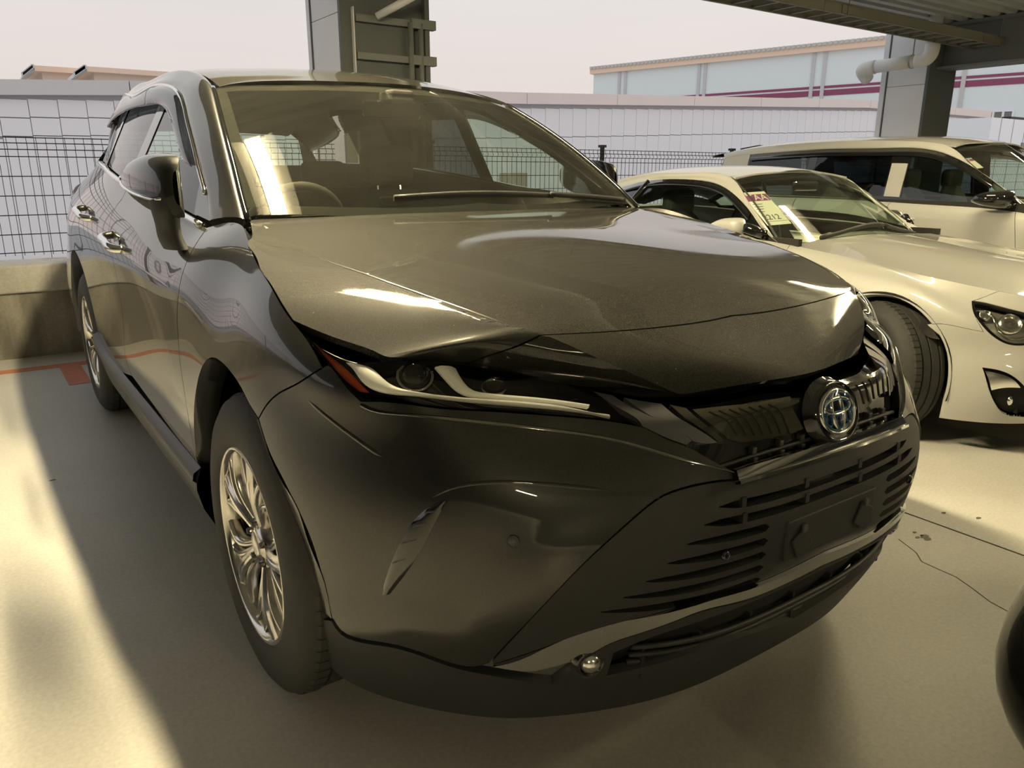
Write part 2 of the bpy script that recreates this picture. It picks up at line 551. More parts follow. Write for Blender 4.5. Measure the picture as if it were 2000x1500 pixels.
# ------------------------------------------------------------------ the parking deck
def nodes_of(name, rough=.6, spec=.4):
    m = bpy.data.materials.new(name); m.use_nodes = True; MATS[name] = m
    nt = m.node_tree; b = nt.nodes['Principled BSDF']
    b.inputs['Roughness'].default_value = rough; b.inputs['Specular IOR Level'].default_value = spec
    return nt, b
def concrete(name, c0, c1, rough=.55, scale=1.3, fine=40., spec=.35, stain=None, stretch=(1, 1, 1), fine_amt=.25):
    nt, b = nodes_of(name, rough, spec)
    tc = nt.nodes.new('ShaderNodeTexCoord'); mp = nt.nodes.new('ShaderNodeMapping'); mp.inputs['Scale'].default_value = stretch
    nt.links.new(tc.outputs['Object'], mp.inputs[0])
    n1 = nt.nodes.new('ShaderNodeTexNoise'); n1.inputs['Scale'].default_value = scale; n1.inputs['Detail'].default_value = 9.; n1.inputs['Roughness'].default_value = .6
    n2 = nt.nodes.new('ShaderNodeTexNoise'); n2.inputs['Scale'].default_value = fine; n2.inputs['Detail'].default_value = 5.
    nt.links.new(mp.outputs[0], n1.inputs['Vector']); nt.links.new(mp.outputs[0], n2.inputs['Vector'])
    r = nt.nodes.new('ShaderNodeValToRGB'); r.color_ramp.elements[0].position = .32; r.color_ramp.elements[1].position = .68
    r.color_ramp.elements[0].color = (*c0, 1); r.color_ramp.elements[1].color = (*c1, 1)
    nt.links.new(n1.outputs[0], r.inputs[0])
    mx = nt.nodes.new('ShaderNodeMix'); mx.data_type = 'RGBA'; mx.blend_type = 'OVERLAY'; mx.inputs[0].default_value = fine_amt
    nt.links.new(r.outputs[0], mx.inputs[6]); nt.links.new(n2.outputs[0], mx.inputs[7])
    out = mx.outputs[2]
    if stain:
        n3 = nt.nodes.new('ShaderNodeTexNoise'); n3.inputs['Scale'].default_value = stain[1]; n3.inputs['Detail'].default_value = 6.
        m3 = nt.nodes.new('ShaderNodeMapping'); m3.inputs['Scale'].default_value = (1, 1, .12)
        nt.links.new(tc.outputs['Object'], m3.inputs[0]); nt.links.new(m3.outputs[0], n3.inputs['Vector'])
        r3 = nt.nodes.new('ShaderNodeValToRGB'); r3.color_ramp.elements[0].position = .45; r3.color_ramp.elements[1].position = .62
        nt.links.new(n3.outputs[0], r3.inputs[0])
        m4 = nt.nodes.new('ShaderNodeMix'); m4.data_type = 'RGBA'; m4.inputs[7].default_value = (*stain[0], 1)
        ml = nt.nodes.new('ShaderNodeMath'); ml.operation = 'MULTIPLY'; ml.inputs[1].default_value = stain[2]
        nt.links.new(r3.outputs[0], ml.inputs[0]); nt.links.new(ml.outputs[0], m4.inputs[0]); nt.links.new(out, m4.inputs[6]); out = m4.outputs[2]
    nt.links.new(out, b.inputs['Base Color'])
    bp = nt.nodes.new('ShaderNodeBump'); bp.inputs['Strength'].default_value = .06; bp.inputs['Distance'].default_value = .003
    nt.links.new(n2.outputs[0], bp.inputs['Height']); nt.links.new(bp.outputs[0], b.inputs['Normal'])
    return b
concrete('floor_concrete', (.50, .49, .46), (.60, .585, .55), .42, 1.1, 90., .45)
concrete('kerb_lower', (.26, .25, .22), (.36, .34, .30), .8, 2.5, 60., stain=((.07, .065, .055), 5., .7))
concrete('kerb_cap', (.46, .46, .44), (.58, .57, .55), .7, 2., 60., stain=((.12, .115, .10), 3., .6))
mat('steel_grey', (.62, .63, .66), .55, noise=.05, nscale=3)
mat('steel_shade', (.085, .095, .098), .6)  # column's unlit faces: shade put into a darker copy of the steel
mat('deck_steel', (.36, .37, .36), .6, noise=.12, nscale=2)
mat('girder_grey', (.15, .16, .16), .6)
mat('galv', (.24, .235, .19), .5, .3)
mat('pipe_white', (.62, .62, .60), .45)
mat('panel_white', (.90, .89, .92), .5)
mat('panel_joint', (.50, .50, .52), .7)
mat('fascia_grey', (.66, .65, .65), .6, noise=.06, nscale=.6)
mat('fascia_warm', (.86, .76, .72), .6, noise=.06, nscale=.6)
mat('roof_sun_tint', (.95, .72, .56), .7)  # orange of a low sun painted into the roof colour
mat('far_pale', (.84, .92, .94), .6)
mat('far_white', (.90, .93, .96), .6)
mat('stripe_magenta', (.30, .075, .15), .6)
mat('fence_black', (.018, .018, .022), .5)
mat('orange_line', (.55, .20, .11), .6, noise=.25, nscale=25)
mat('crack_dark', (.07, .065, .05), .9)
mat('oil', (.06, .055, .045), .5)
mat('wall_inner', (.42, .42, .41), .8, noise=.1, nscale=.7)
mat('asphalt', (.42, .42, .43), .9, noise=.2, nscale=3)
mat('lamp_white', (.75, .74, .68), .4)
mat('lamp_tube_near', (1, 1, 1), .5, emit=LAMP_COL, estr=660.)
mat('lamp_tube_far', (1, 1, 1), .5, emit=LAMP_COL, estr=140.)
mat('lamp_tube_aisle', (1, 1, 1), .5, emit=LAMP_COL, estr=350.)
mat('window_glass_far', (.20, .20, .17), .15)

FL = struct(mk('floor', MB().box2((-26, -18, -.2), (28, 3.3, 0)), 'floor_concrete'), 'pale concrete parking deck floor')
# curb: lower wall and cap
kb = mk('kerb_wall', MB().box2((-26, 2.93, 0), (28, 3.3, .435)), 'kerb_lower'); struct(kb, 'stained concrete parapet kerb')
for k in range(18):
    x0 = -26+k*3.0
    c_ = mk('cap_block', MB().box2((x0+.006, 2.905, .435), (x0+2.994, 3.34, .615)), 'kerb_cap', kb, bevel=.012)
    c_['kind'] = 'structure'
struct(mk('ground', MB().box2((-120, 3.35, -5.2), (160, 160, -5.0)), 'asphalt'))
struct(mk('ceiling', MB().grid([[(-26, y, z), (28, y, z)] for k in range(106) for (y, z) in (((-18+k*.2), 3.16), ((-18+k*.2+.09), 3.16), ((-18+k*.2+.11), 3.23), ((-18+k*.2+.18), 3.23)) if y < 3.3]), 'deck_steel'), 'ribbed steel deck ceiling')
struct(mk('wall_back', MB().box2((-26, -18.3, 0), (28, -18, 3.3)), 'wall_inner'))
struct(mk('wall_left', MB().box2((-26.3, -18, 0), (-26, 3.3, 3.3)), 'wall_inner'))
struct(mk('wall_right', MB().box2((28, -18, 0), (28.3, 3.3, 3.3)), 'wall_inner'))

def column(x0, lab):
    t = thing('steel_column', lab, 'column', (x0+.36, 3.25, 0), 'steel columns along the parapet')
    y0, y1 = 2.92, 3.60
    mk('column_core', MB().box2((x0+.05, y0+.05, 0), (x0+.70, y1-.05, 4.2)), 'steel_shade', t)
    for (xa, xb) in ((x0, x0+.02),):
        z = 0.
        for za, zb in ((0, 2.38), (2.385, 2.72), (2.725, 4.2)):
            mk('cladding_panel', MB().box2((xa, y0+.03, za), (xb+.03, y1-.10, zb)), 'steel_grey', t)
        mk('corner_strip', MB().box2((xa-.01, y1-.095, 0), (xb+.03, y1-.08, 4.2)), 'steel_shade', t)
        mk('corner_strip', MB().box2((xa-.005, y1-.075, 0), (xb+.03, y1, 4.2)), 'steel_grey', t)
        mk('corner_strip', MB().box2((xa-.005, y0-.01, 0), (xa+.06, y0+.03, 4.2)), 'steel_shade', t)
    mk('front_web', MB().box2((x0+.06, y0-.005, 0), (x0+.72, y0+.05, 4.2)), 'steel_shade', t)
    return t
t = column(1.23, 'grey steel column rising behind the roof of the dark SUV')
# fittings on the shaded face
mk('flange', MB().box2((1.318, 2.875, 0), (1.326, 2.92, 2.42)), 'steel_grey', t)
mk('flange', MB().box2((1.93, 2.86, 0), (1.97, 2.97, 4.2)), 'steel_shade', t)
for z in (2.32, 2.05): mk('cross_strut', MB().box2((1.34, 2.87, z), (1.92, 2.92, z+.05)), 'girder_grey', t)
for z in (2.36, 2.09): mk('pipe_bracket', MB().box2((1.80, 2.84, z-.05), (2.02, 2.90, z+.02)), 'girder_grey', t)
mk('conduit', MB().tube([(1.80, 2.86, 0), (1.80, 2.86, 2.35)], .022, 10), 'girder_grey', t, smooth=True)
mk('conduit', MB().tube([(1.89, 2.86, 0), (1.89, 2.86, 2.35)], .022, 10), 'girder_grey', t, smooth=True)
mk('handrail_stub', MB().tube([(1.50, 2.84, 2.36), (1.72, 2.62, 2.50)], .03, 10), 'steel_grey', t, smooth=True)
column(9.80, 'grey steel column beside the white drain pipe')
for x in (1.42, 9.98):
    g = mk('trim_1', MB().box2((x, -18, 2.58), (x+.36, 2.92, 2.61)).box2((x+.16, -18, 2.61), (x+.20, 2.92, 3.14)).box2((x, -18, 3.12), (x+.36, 2.92, 3.16)), 'girder_grey')
    struct(g, 'steel girder under the deck'); g.name = 'trim_%d' % (1 if x == 1.42 else 2 if x > 5 else 3)
for i, y in enumerate((-2.2, -7.5)):
    g = mk('trim_%d' % (4+i), MB().box2((-26, y-.1, 2.80), (28, y+.1, 2.82)).box2((-26, y-.012, 2.82), (28, y+.012, 3.14)), 'girder_grey'); struct(g, 'cross beam under the deck')
# cable ladder
cl = thing('cable_ladder', 'galvanised cable ladder hung below the deck at upper right', 'cable tray', (8, 2.35, 2.8))
for y in (2.17, 2.53):
    for k in range(9):
        x0 = -4+k*3.4
        mk('side_rail', MB().box2((x0, y-.006, 2.80), (x0+3.39, y+.006, 2.91)).box2((x0, y-.02, 2.80), (x0+3.39, y, 2.806)).box2((x0, y-.02, 2.904), (x0+3.39, y, 2.91)), 'galv', cl)
rg_me = None
for k in range(70):
    x = 2.2+k*.30
    r_ = mk('rung', MB().box2((x, 2.18, 2.812), (x+.03, 2.52, 2.832)), 'galv', cl)
for k in range(4):
    x = 3.2+k*3.4
    mk('rail_joint', MB().box2((x-.10, 2.155, 2.815), (x+.10, 2.165, 2.895)), 'galv', cl)
    mk('hanger_rod', MB().tube([(x, 2.15, 2.80), (x, 2.15, 3.16)], .006, 6), 'galv', cl)
# drain pipe at the right column
dp = thing('drain_pipe', 'white plastic drain pipe with elbows in front of the right column', 'pipe', (9.5, 3.2, 2.64))
mk('pipe_run', MB().tube([(9.45, 3.55, 2.63), (9.45, 2.92, 2.65)], .085, 20), 'pipe_white', dp, smooth=True)
mk('pipe_elbow', MB().tube(curve([(9.45, 2.92, 2.65), (9.45, 2.80, 2.66), (9.45, 2.74, 2.72), (9.45, 2.73, 2.85)], 12), .092, 20), 'pipe_white', dp, smooth=True)
mk('pipe_riser', MB().tube([(9.45, 2.73, 2.85), (9.45, 2.73, 3.2)], .085, 20), 'pipe_white', dp, smooth=True)
mk('pipe_elbow', MB().tube(curve([(9.45, 3.50, 2.63), (9.45, 3.66, 2.62), (9.52, 3.73, 2.60), (9.70, 3.76, 2.52)], 12), .092, 20), 'pipe_white', dp, smooth=True)
mk('pipe_clamp', MB().revolve([(-.012, .09), (.012, .09)], (9.45, 2.98, 2.648), 'y', 20).tube([(9.45, 2.98, 2.73), (9.45, 2.98, 3.16)], .008, 6), 'galv', dp)

# fence
fn = thing('mesh_fence', 'black welded wire mesh fence standing on the parapet kerb', 'fence', (0, 3.1, .615))
YF = 3.10
for k in range(16):
    x0 = -13.9+k*2.0
    if not any(a-.03 < x0 < a+.81 for a in (1.20, 9.77, -7.37)): mk('fence_post', MB().tube([(x0, YF+.03, .617), (x0, YF+.03, 1.45)], .024, 10).box((x0, YF+.03, 1.46), (.06, .06, .025)), 'fence_black', fn)
    mb = MB()
    for j in range(36):
        x = x0+.02+j*.0556
        if any(a < x < a+.78 for a in (1.20, 9.77, -7.37)): continue
        mb.tube([(x, YF, .66), (x, YF, 1.345), (x, YF-.022, 1.36), (x, YF, 1.385), (x, YF, 1.425)], .0026, 4)
    spans = [(x0, x0+2.0)]
    for c_ in (1.20, 9.77, -7.37):
        if x0 < c_+.78 and x0+2.0 > c_: spans = [(p, q) for p, q in ((x0, c_), (c_+.78, x0+2.0)) if q-p > .02]
    for z in (.68, .80, .925, 1.05, 1.175, 1.30, 1.345, 1.385, 1.42):
        for p, q in spans: mb.tube([(p, YF-.004, z), (q, YF-.004, z)], .0032, 4)
    o = mk('wire_panel', mb, 'fence_black', fn)
# fallen floor marks
def slab(name, pts, m, h=.0015, parent=None):
    return mk(name, MB().prism([(p[0], p[1], .0005) for p in pts], (0, 0, 1), h), m, parent)
ln = thing('bay_marking', 'worn orange painted T mark on the floor behind the SUV', 'floor marking', (-1.0, 2.4, 0))
slab('paint_line', [(-26, 2.50), (1.2, 2.50), (1.2, 2.60), (-26, 2.60)], 'orange_line', parent=ln)
slab('paint_stem', [(-.99, 1.98), (-.87, 1.98), (-.87, 2.50), (-.99, 2.50)], 'orange_line', parent=ln)
cr = [at(u, v, z=0)[:2] for u, v in ((1755, 1053), (1772, 1066), (1790, 1080), (1800, 1097), (1833, 1112), (1867, 1127), (1900, 1150), (1933, 1175), (1973, 1197), (1990, 1227), (2015, 1232))]
mb = MB()
for a, b in zip(cr[:-1], cr[1:]):
    d = (b-a)/np.linalg.norm(b-a); n = np.array([-d[1], d[0]])*.0011
    mb.prism([(*(a-n), .0004), (*(b-n), .0004), (*(b+n), .0004), (*(a+n), .0004)], (0, 0, 1), .0006)
par(mk('crack', mb, 'crack_dark'), FL)
jt = MB().box2((1.345, -17, .0002), (1.352, 2.9, .0012))
par(mk('floor_joint', jt, 'crack_dark'), FL)
for (u, v, r) in ((1786, 1040, .006), (1792, 1050, .007), (1806, 1048, .012), (1812, 1053, .010), (1800, 1046, .005), (1911, 1012, .008), (1843, 1002, .008), (103, 938, .008)):
    c = at(u, v, z=0)
    poly = [(c[0]+r*(1+.35*RND.random())*cos(a)*1.3, c[1]+r*(1+.35*RND.random())*sin(a)*.8) for a in np.linspace(0, 2*pi, 11)[:-1]]
    par(slab('oil_spot', poly, 'oil', .0006), FL)

# ------------------------------------------------------------------ lamps
def lamp(x, y0, z, L=1.24, k='lamp_tube_far', lab=''):
    t = thing('strip_light', lab, 'lamp', (x, y0+L/2, z), 'strip lights under the deck')
    y1 = y0+L
    mk('diffuser', MB().prism([(x+.043*cos(a), y0+.02, z+.012+.043*sin(a)) for a in np.linspace(pi, 2*pi, 13)], (0, 1, 0), L-.04), k, t, smooth=False)
    mk('fixture_body', MB().prism([(x-.03, y0, z+.025), (x+.03, y0, z+.025), (x+.03, y0, z+.09), (x-.03, y0, z+.09)], (0, 1, 0), L), 'lamp_white', t)
    for sx in (-1, 1):
        mk('reflector_wing', MB().prism([(x+sx*.046, y0, z+.03), (x+sx*.115, y0, z-.015), (x+sx*.12, y0, z-.010), (x+sx*.048, y0, z+.04)], (0, 1, 0), L), 'lamp_white', t)
    for yy in (y0, y1): mk('tube_socket', MB().box((x, yy, z), (.09, .03, .08)), 'lamp_white', t)
    for yy in (y0+.25, y1-.25): mk('hanger_rod', MB().tube([(x, yy, z+.09), (x, yy, 3.16)], .006, 6), 'galv', t)
    return t
lamp(-.33, -1.0, 2.75, k='lamp_tube_near', lab='strip light hanging over the dark SUV')
lamp(4.02, -1.35, 2.75, lab='strip light hanging over the white coupe')
lamp(8.10, -1.05, 2.75, lab='strip light hanging beyond the white wagon')
lamp(4.60, -5.4, 2.75, k='lamp_tube_aisle', lab='strip light hanging over the aisle behind the camera, right')
for _x, _y, _l in ((-5.0, -8.2, 'added fill strip light behind the camera, far left one'), (0., -10.5, 'added fill strip light straight behind the camera'), (9.5, -5.4, 'added fill strip light beyond the white wagon')):
    lamp(_x, _y, 2.75, k='lamp_tube_aisle', lab=_l)  # unseen lamps added as fill for the shadows
# ------------------------------------------------------------------ buildings beyond the parapet
YW = 26.
ww = thing('panel_wall', 'long pale panelled wall building beyond the mesh fence', 'building', (10, YW, -5))
xa, xb = -1.6, 62.
zt_pts = [(at(0, 154, y=YW)), (at(1000, 183, y=YW)), (at(1700, 197, y=YW))]
def ztop(x): return float(np.interp(x, [p[0] for p in zt_pts], [p[2] for p in zt_pts])+ (0 if x > zt_pts[0][0] else (x-zt_pts[0][0])*.09))
mk('wall_core', MB().add([(xa, YW+.08, -5), (xb, YW+.08, -5), (xb, YW+.08, ztop(xb)), (xa, YW+.08, ztop(xa)), (xa, YW+2, -5), (xb, YW+2, -5), (xb, YW+2, ztop(xb)), (xa, YW+2, ztop(xa))], [(0, 1, 2, 3), (4, 7, 6, 5), (3, 2, 6, 7), (0, 3, 7, 4), (1, 5, 6, 2)]), 'panel_joint', ww)
fh = float(at(0, 154, y=YW)[2]-at(0, 181, y=YW)[2])
fh2 = float(at(1150, 186, y=YW)[2]-at(1150, 205, y=YW)[2])
def fz(x): return ztop(x)-np.interp(x, [0, 20], [fh, fh2])
nf = 12
for k in range(nf):
    x0 = xa+(xb-xa)*k/nf; x1 = xa+(xb-xa)*(k+1)/nf-.03
    mk('fascia_sheet', MB().add([(x0, YW-.25, fz(x0)), (x1, YW-.25, fz(x1)), (x1, YW-.25, ztop(x1)+.04), (x0, YW-.25, ztop(x0)+.04), (x0, YW+.6, fz(x0)), (x1, YW+.6, fz(x1)), (x1, YW+.6, ztop(x1)+.04), (x0, YW+.6, ztop(x0)+.04)], [(0, 1, 2, 3), (3, 2, 6, 7), (0, 4, 5, 1), (0, 3, 7, 4), (1, 5, 6, 2)]), 'fascia_warm' if x0 > 8 else 'fascia_grey', ww)
pw = .80
zA = float(at(0, 190, y=YW)[2]-at(0, 227, y=YW)[2]); zB = float(at(1150, 208, y=YW)[2]-at(1150, 263, y=YW)[2])
n = int((xb-xa)/pw)
for k in range(n):
    x0 = xa+k*pw; x1 = x0+pw-.02
    h = zA if x0 < 8 else zB
    zt0 = fz(x0)-.16
    rows = 2 if x0 > 8 else 3
    for r in range(rows):
        za = zt0-r*h; zb_ = za-h+.03
        if r == rows-1: zb_ = -5.
        mk('wall_panel', MB().add([(x0, YW, zb_), (x1, YW, zb_), (x1, YW, za), (x0, YW, za), (x0, YW+.1, zb_), (x1, YW+.1, zb_), (x1, YW+.1, za), (x0, YW+.1, za)], [(0, 1, 2, 3), (3, 2, 6, 7), (0, 3, 7, 4), (1, 5, 6, 2)]), 'panel_white', ww)
# doorway / board seen low on the wall through the cabin
dq = [at(978, 338, y=YW-.1), at(1030, 338, y=YW-.1), at(1030, 372, y=YW-.1), at(978, 372, y=YW-.1)]
mk('wall_board', MB().prism([tuple(p) for p in dq], (0, 1, 0), .05), mat('board_tan', (.40, .35, .26), .8), ww)
# far left roofs, low sunlight put into their peach colour
for i, (u0, u1, v0, v1, Y) in enumerate(((45, 160, 129, 156, 70.), (146, 420, 131, 156, 62.))):
    p = [at(u0, v1, y=Y), at(u1, v1, y=Y), at(u1, v0+(6 if i else 1), y=Y), at(u0+20, v0, y=Y)]
    b = thing('far_roof', ['peach lit hall roof at the far left behind the panel wall', 'longer peach lit roof just left of the SUV roof'][i], 'building', (float(p[0][0]), Y, -5))
    za = float(p[0][2]); zt = float(p[3][2]); zm = zt-(zt-za)*.38
    xl, xm, xr = float(p[0][0]), float(p[3][0]), float(p[1][0])
    mk('roof_fascia', MB().box2((xm, Y-.6, zm), (xr, Y+8, zt)), 'roof_sun_tint', b)
    mk('hall_wall', MB().box2((xm+.5, Y, -5), (xr, Y+8, zm)), mat('hall_cream', (.82, .70, .58), .7), b)
    mk('roof_gable', MB().prism([(xl, Y-.5, za+.2), (xm, Y-.5, zm), (xm, Y-.5, zt), (xl+.2, Y-.5, za+.6)], (0, 1, 0), 6.), 'steel_grey', b)
    for k in range(9):
        w = k/9.
        mk('roof_rib', MB().box((xl+(xm-xl)*w, Y-.55, za+.35+(zt-za-.35)*w), (.18, .3, .28)), 'steel_grey', b)
# pale hall with magenta stripes on the right
th = radians(-13.)
hd = np.array([sin(th), cos(th), 0.]); hn = np.array([-cos(th), sin(th), 0.])
r0 = ray(1725, 130); r0 = r0/np.hypot(r0[0], r0[1]); H0 = CAM+r0*95.
def onwall(u, v, off=0.):
    d = ray(u, v); t = ((H0-CAM+hn*off)@hn)/(d@hn); return CAM+d*t
hall = thing('striped_hall', 'long pale blue hall with two magenta stripes at the right', 'building', (float(H0[0]), float(H0[1]), -5))
def wquad(name, q, m, dep=.1, off=0.):
    P = [onwall(u, v, off) for u, v in q]
    return mk(name, MB().prism([tuple(p) for p in P], tuple(-hn), dep), m, hall)
ztw = .5*(onwall(1160, 147)[2]+onwall(1722, 88)[2])
p0 = onwall(1158, 200); p1 = onwall(2080, 100)
def hw(s, z): # s metres along the wall from corner
    q = p0+hd*s; return (float(q[0]), float(q[1]), z)
Lw = float((p1-p0)@hd)
sg = 1 if Lw > 0 else -1
def hbox(name, s0, s1, z0, z1, m, dep=.1, off=0.):
    a = [np.array(hw(s, z))+hn*off for s, z in ((s0, z0), (s1, z0), (s1, z1), (s0, z1))]
    return mk(name, MB().prism([tuple(p) for p in a], tuple(-hn), dep), m, hall)
hbox('hall_wall', 0, Lw*1.3, -5, ztw, 'far_pale', 14.)
hbox('roof_edge', -.3*sg, Lw*1.3, ztw, ztw+.6, 'roof_sun_tint', 14., .5)
nr = 110
mb = MB()
for k in range(nr):
    a = np.array(hw(Lw*1.2*k/nr, ztw+.75))+hn*.5
    mb.box(tuple(a), (.4, .4, .34))
mk('roof_ribs', mb, 'pipe_white', hall)
zs = [float(onwall(1700, v)[2]) for v in (161.5, 166.5, 170.0, 181.5)]
hbox('stripe', Lw*.0+.0, Lw*1.3, zs[1], zs[0], 'stripe_magenta', .12, .06)
hbox('stripe', Lw*.0, Lw*1.3, zs[3], zs[2], 'stripe_magenta', .12, .06)
def s_at(u, v): return float((onwall(u, v)-p0)@hd)
for u, v in ((1210, 160), (1222, 160), (1366, 140), (1378, 140), (1590, 120), (1612, 120), (1876, 200), (1852, 200)):
    s = s_at(u, v)
    hbox('downpipe', s-.2, s+.2, -5, ztw, 'pipe_white' if u > 1700 else 'steel_grey', .18, .16)
# window grid
s0, s1 = s_at(1900, 240), s_at(1976, 240); z0, z1 = float(onwall(1940, 282)[2]), float(onwall(1940, 217)[2])
hbox('window_glass', s0, s1, z0, z1, 'window_glass_far', .05, .05)
for k in range(5): hbox('window_bar', s0+(s1-s0)*k/4-.1, s0+(s1-s0)*k/4+.1, z0, z1, 'far_white', .08, .12)
for k in range(5): hbox('window_bar', s0, s1, z0+(z1-z0)*k/4-.1, z0+(z1-z0)*k/4+.1, 'far_white', .08, .14)
# small white block in front
wb = thing('white_annex', 'small white panelled block in front of the striped hall', 'building', (float(at(1970, 260, y=14.)[0]), 14., -5))
xa2 = float(at(1933, 260, y=14.)[0]); zt2 = float(at(1960, 231, y=14.)[2])
mk('annex_wall', MB().box2((xa2, 14., -5), (xa2+7, 17, zt2)), 'far_white', wb)
for k in range(6): mk('wall_joint', MB().box2((xa2+.9+k*1.2, 13.98, -5), (xa2+.93+k*1.2, 14.0, zt2)), 'panel_joint', wb)
for k in range(3):
    x = xa2+.2+k*3.0
    mk('annex_window', MB().box2((x, 13.95, zt2-1.75), (x+1.3, 14.0, zt2-1.0)), 'window_glass_far', wb)
mk('roof_unit', MB().box2((xa2+2.0, 14.1, zt2), (xa2+3.4, 14.5, zt2+.12)), 'fence_black', wb)
# ------------------------------------------------------------------ dark SUV: master surfaces (x<0 half, mirrored later)
def A(u, v, x): return tuple(at(u, v, x=x))
_cen = [(0, -.80, 1.106), (0, -1.0, 1.094), (0, -1.2, 1.077), (0, -1.45, 1.048), (0, -1.70, 1.004), (0, -1.86, .958), (0, -1.965, .913), (0, -2.08, .868), (0, -2.165, .825)]
_cre = [(-.72, -.82, 1.092), A(505, 440, -.705), A(620, 500, -.69), A(750, 548, -.645), A(900, 600, -.591), A(1000, 635, -.538), A(1055, 655, -.503), A(1180, 705, -.42), A(1330, 772, -.29)]
_gap = [(-.762, -.82, 1.10), A(490, 440, -.755), A(492, 490, -.80), A(525, 550, -.829), A(570, 628, -.845), A(700, 690, -.79), A(820, 705, -.698), A(920, 708, -.605), A(1130, 745, -.455)]
_H = []
for c, r, g in zip(_cen, _cre, _gap):
    c, r, g = map(np.array, (c, r, g))
    q1 = c*.55+r*.45; q1[2] = c[2]*.62+r[2]*.38+.004; q1[1] = c[1]*.75+r[1]*.25
    m = (r+g)/2+np.array([-.002, 0, .006])
    ex = g+(g-m)*.75+np.array([0, -.012, -.014])
    _H.append([np.array(q_, float) for q_ in (c, q1, r, m, g, ex)])
# the outer bonnet facet is one smooth, gently crowned sheet
_pts = np.array([_H[k][c_] for k in range(1, 7) for c_ in (2, 4)])
_wt = np.array([1.6 if c_ == 2 else 1. for k in range(1, 7) for c_ in (2, 4)])
def _basis(P):
    x, y = P[:, 0]+.7, P[:, 1]+1.6
    return np.stack([np.ones_like(x), x, y, x*y, y*y, y**3], 1)
_KX = -.45
_cf, *_ = np.linalg.lstsq(_basis(_pts)*_wt[:, None], (_pts[:, 2]-_KX*(_pts[:, 0]+.7)**2)*_wt, rcond=None)
for k in range(1, 7):
    for c_ in (2, 3, 4, 5):
        p = _H[k][c_]
        zf = float((_basis(p[None])@_cf)[0])+_KX*(p[0]+.7)**2
        w_ = {2: .75, 3: 1., 4: 1., 5: 1.}[c_]
        if k == 6: w_ *= .9
        bow = 0.
        p[2] = p[2]*(1-w_)+(zf+bow-0.)*w_
def symcols(rows):
    out = []
    for r in rows:
        r = [np.array(p, float) for p in r]
        out.append([p*np.array([-1, 1, 1]) for p in r[:0:-1]]+r)
    return out
HOOD = Surf(symcols(_H), vb=(3, 7), nu=140, nv=180)

# belt surface: stations around the car (front centre -> tail), rows top -> bottom
_Z = [.86, .76, .60, .45, .30, .17]
_top = [(0, -2.165, .825), A(1400, 768, -.24), A(1200, 762, -.40), A(1080, 735, -.50), A(920, 708, -.625), A(820, 705, -.716), A(700, 690, -.795), A(570, 628, -.845), A(525, 550, -.829), A(492, 490, -.80)]
for _i, _k in ((4, 7), (5, 6), (6, 5), (7, 4), (8, 3), (9, 2)):
    _top[_i] = tuple(_H[_k][4]-np.array([0, 0, .003]))
_pl76 = [(0, -2.232), (-.24, -2.205), (-.42, -2.128), (-.54, -2.06), (-.67, -1.965), (-.75, -1.88), (-.83, -1.76), (-.89, -1.57), (-.906, -1.385), (-.91, -1.20)]
_pl60 = [(0, -2.26), (-.24, -2.25), (-.42, -2.205), (-.56, -2.13), (-.69, -2.02), (-.775, -1.90), (-.85, -1.76), (-.908, -1.57), (-.922, -1.385), (-.922, -1.20)]
_pl45 = [(0, -2.25), (-.24, -2.24), (-.42, -2.195), (-.56, -2.12), (-.69, -2.01), (-.775, -1.89), (-.85, -1.76), (-.908, -1.57), (-.922, -1.385), (-.92, -1.20)]
_pl30 = [(0, -2.20), (-.24, -2.19), (-.42, -2.145), (-.56, -2.075), (-.68, -1.975), (-.765, -1.87), (-.84, -1.75), (-.896, -1.57), (-.912, -1.385), (-.905, -1.20)]
_pl17 = [(0, -2.135), (-.24, -2.125), (-.42, -2.08), (-.55, -2.02), (-.66, -1.94), (-.745, -1.84), (-.81, -1.73), (-.855, -1.57), (-.868, -1.385), (-.86, -1.20)]
_B = []
for i in range(10):
    t = np.array(_top[i]); a = np.array([*_pl76[i], .76])
    if i >= 7:
        a = np.array([_pl76[i][0], _pl76[i][1], .80])
    m = (t+a)/2
    o = np.array([[0, -.02, .012], [0, -.016, .008], [-.006, -.016, .008], [-.008, -.016, .008], [-.012, -.014, .01], [-.014, -.012, .01], [-.016, -.008, .012], [-.012, -.004, .014], [-.016, 0, .018], [-.018, 0, .018]][i])
    _B.append([t, m+o, a, (*_pl60[i], .60), (*_pl45[i], .45), (*_pl30[i], .30), (*_pl17[i], .17)])
# fender rear, doors, quarter:  y, belt(x,z), then x at z= .. rows
_side = [
 (-1.00, (-.762, 1.086), (-.889, .955), (-.912, .80)),
 (-.75, (-.782, 1.072), (-.899, .955), (-.918, .80)),
 (-.45, (-.806, 1.118), (-.908, .965), (-.923, .82)),
 (.0, (-.820, 1.150), (-.912, .98), (-.925, .83)),
 (.45, (-.818, 1.195), (-.912, 1.0), (-.925, .84)),
 (.9, (-.790, 1.235), (-.905, 1.03), (-.922, .86)),
 (1.25, (-.752, 1.258), (-.892, 1.05), (-.92, .87)),
 (1.6, (-.71, 1.265), (-.872, 1.06), (-.915, .87)),
 (1.95, (-.655, 1.265), (-.83, 1.07), (-.885, .86)),
 (2.2, (-.60, 1.255), (-.735, 1.08), (-.82, .85)),
 (2.36, (-.42, 1.24), (-.54, 1.07), (-.62, .84)),
 (2.40, (0, 1.24), (0, 1.07), (0, .84))]
